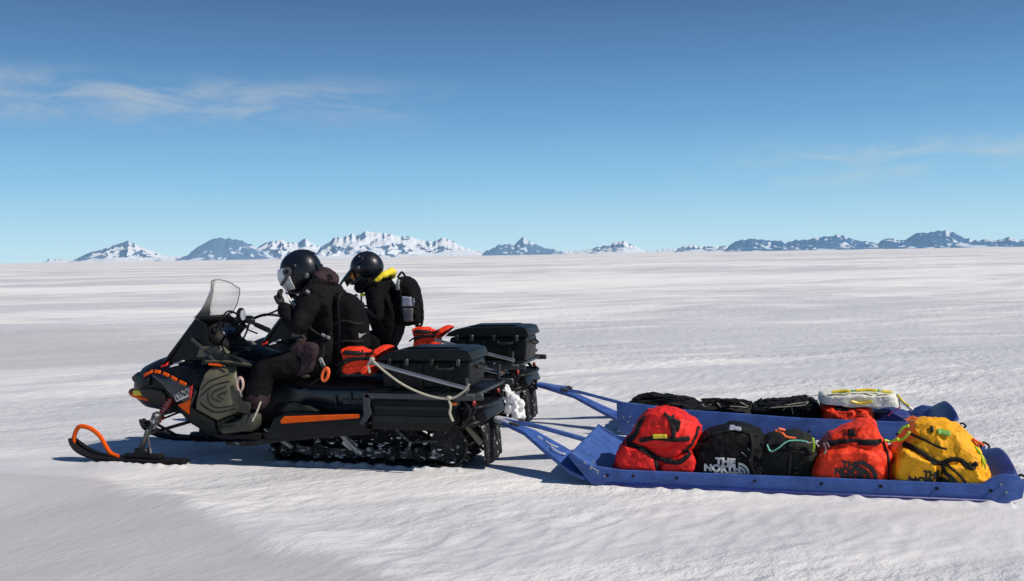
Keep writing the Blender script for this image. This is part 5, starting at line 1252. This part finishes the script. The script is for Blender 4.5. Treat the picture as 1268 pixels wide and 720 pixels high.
mountain([(705, 315), (730, 309), (742, 306), (752, 304), (760, 301), (772, 298), (780, 302), (790, 307), (800, 313)], 14000, 0, 7, 'small snow patched peak right of the pointed peak')
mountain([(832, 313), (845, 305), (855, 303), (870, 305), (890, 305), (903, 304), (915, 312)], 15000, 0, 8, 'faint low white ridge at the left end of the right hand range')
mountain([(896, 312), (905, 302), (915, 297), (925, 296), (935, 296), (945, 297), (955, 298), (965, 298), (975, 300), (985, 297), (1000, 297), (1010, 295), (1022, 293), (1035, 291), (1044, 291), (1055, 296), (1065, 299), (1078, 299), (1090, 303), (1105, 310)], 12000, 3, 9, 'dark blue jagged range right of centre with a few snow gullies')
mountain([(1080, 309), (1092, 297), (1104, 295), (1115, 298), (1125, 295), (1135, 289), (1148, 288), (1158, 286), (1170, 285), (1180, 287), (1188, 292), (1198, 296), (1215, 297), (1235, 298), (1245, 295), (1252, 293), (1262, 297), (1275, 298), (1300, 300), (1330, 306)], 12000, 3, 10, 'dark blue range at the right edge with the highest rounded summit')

# ================================================================== LIGHT AND SKY
Ld = (-U*1.0 + V*.12 + Vector((0, 0, -.98))).normalized()   # direction the light travels
sun_d = bpy.data.lights.new('sun', 'SUN'); sun_d.energy = 4.3; sun_d.angle = R(.53); sun_d.color = (1, .925, .82)
sun = bpy.data.objects.new('sun', sun_d); COL.objects.link(sun); sun.rotation_euler = Ld.to_track_quat('-Z', 'Y').to_euler()
S_ = -Ld; elev = math.asin(S_.z); azi = math.atan2(S_.x, S_.y)
w = bpy.data.worlds.new('World'); scene.world = w; w.use_nodes = True; nt = w.node_tree; N = nt.nodes.new; L = nt.links.new
bg = nt.nodes['Background']
sky = N('ShaderNodeTexSky'); sky.sky_type = 'NISHITA'; sky.sun_disc = False; sky.sun_elevation = elev; sky.sun_rotation = azi; sky.altitude = 1500; sky.ozone_density = 2.0; sky.dust_density = .3
tc = N('ShaderNodeTexCoord'); sp = N('ShaderNodeSeparateXYZ'); L(tc.outputs['Generated'], sp.inputs[0])
asn = N('ShaderNodeMath'); asn.operation = 'ARCSINE'; L(sp.outputs['Z'], asn.inputs[0])
az = N('ShaderNodeMath'); az.operation = 'ARCTAN2'; L(sp.outputs['X'], az.inputs[0]); L(sp.outputs['Y'], az.inputs[1])
# clear-air gradient with height above the horizon (values are radiance)
rp = N('ShaderNodeValToRGB'); mr = N('ShaderNodeMapRange'); mr.inputs['From Max'].default_value = math.pi/2; L(asn.outputs[0], mr.inputs['Value']); L(mr.outputs['Result'], rp.inputs['Fac'])
e = rp.color_ramp.elements
stops = [(0, (.53, .77, .90)), (.012, (.46, .73, .89)), (.045, (.28, .57, .82)), (.085, (.16, .385, .67)), (.125, (.10, .25, .49)), (.165, (.065, .155, .33)), (.35, (.035, .085, .21)), (1, (.015, .045, .14))]
e[0].position = 0; e[0].color = (*stops[0][1], 1); e[1].position = 1; e[1].color = (*stops[-1][1], 1)
for p_, c in stops[1:-1]:
    q = e.new(p_); q.color = (*c, 1)
sc = N('ShaderNodeMix'); sc.data_type = 'RGBA'; sc.blend_type = 'MULTIPLY'; sc.inputs[0].default_value = 1
L(sky.outputs['Color'], sc.inputs[6]); sc.inputs[7].default_value = (.08, .08, .08, 1)
mixs = N('ShaderNodeMix'); mixs.data_type = 'RGBA'; mixs.inputs[0].default_value = .92; L(sc.outputs[2], mixs.inputs[6]); L(rp.outputs['Color'], mixs.inputs[7])
# thin cirrus wisps
cb = N('ShaderNodeCombineXYZ'); L(az.outputs[0], cb.inputs[0]); L(asn.outputs[0], cb.inputs[1])
def cloud(sx, sy, lo, hi, az0, az1, el0, el1, loc, rot=0):
    mp = N('ShaderNodeMapping'); mp.inputs['Scale'].default_value = (sx, sy, 1); mp.inputs['Location'].default_value = (loc, loc, 0); mp.inputs['Rotation'].default_value = (0, 0, R(rot)); L(cb.outputs[0], mp.inputs['Vector'])
    n = N('ShaderNodeTexNoise'); n.inputs['Scale'].default_value = 1; n.inputs['Detail'].default_value = 8; n.inputs['Roughness'].default_value = .62; n.inputs['Distortion'].default_value = .6; L(mp.outputs['Vector'], n.inputs['Vector'])
    m1 = N('ShaderNodeMapRange'); m1.interpolation_type = 'SMOOTHSTEP'; m1.inputs['From Min'].default_value = lo; m1.inputs['From Max'].default_value = hi; L(n.outputs['Fac'], m1.inputs['Value'])
    out = m1.outputs['Result']
    for src, a, b_, sft in ((az.outputs[0], az0, az1, .14), (asn.outputs[0], el0, el1, .016)):
        for v, s in ((a, 1), (b_, -1)):
            q = N('ShaderNodeMapRange'); q.interpolation_type = 'SMOOTHSTEP'; q.inputs['From Min'].default_value = v-s*sft; q.inputs['From Max'].default_value = v+s*sft
            L(src, q.inputs['Value']); mu = N('ShaderNodeMath'); mu.operation = 'MULTIPLY'; L(out, mu.inputs[0]); L(q.outputs['Result'], mu.inputs[1]); out = mu.outputs[0]
    return out
cl = [cloud(11, 42, .34, .80, -.70, -.14, .132, .172, 5.3, 3), cloud(11, 48, .38, .76, .26, .75, .066, .098, 3.6, -2), cloud(4, 26, .50, .9, -1.2, 1.2, .07, .16, 4.4, -2)]
cur = mixs.outputs[2]
for c, k, colr in zip(cl, (.75, .75, .20), ((.50, .55, .60), (.52, .62, .66), (.42, .56, .66))):
    q = N('ShaderNodeMath'); q.operation = 'MULTIPLY'; q.inputs[1].default_value = k; L(c, q.inputs[0])
    m_ = N('ShaderNodeMix'); m_.data_type = 'RGBA'; L(q.outputs[0], m_.inputs[0]); L(cur, m_.inputs[6]); m_.inputs[7].default_value = (*colr, 1); cur = m_.outputs[2]
L(cur, bg.inputs['Color']); bg.inputs['Strength'].default_value = 1.0

scene.view_settings.view_transform = 'Standard'; scene.view_settings.look = 'None'; scene.view_settings.exposure = 0; scene.view_settings.gamma = 1
scene.cycles.max_bounces = 6; scene.cycles.transparent_max_bounces = 12
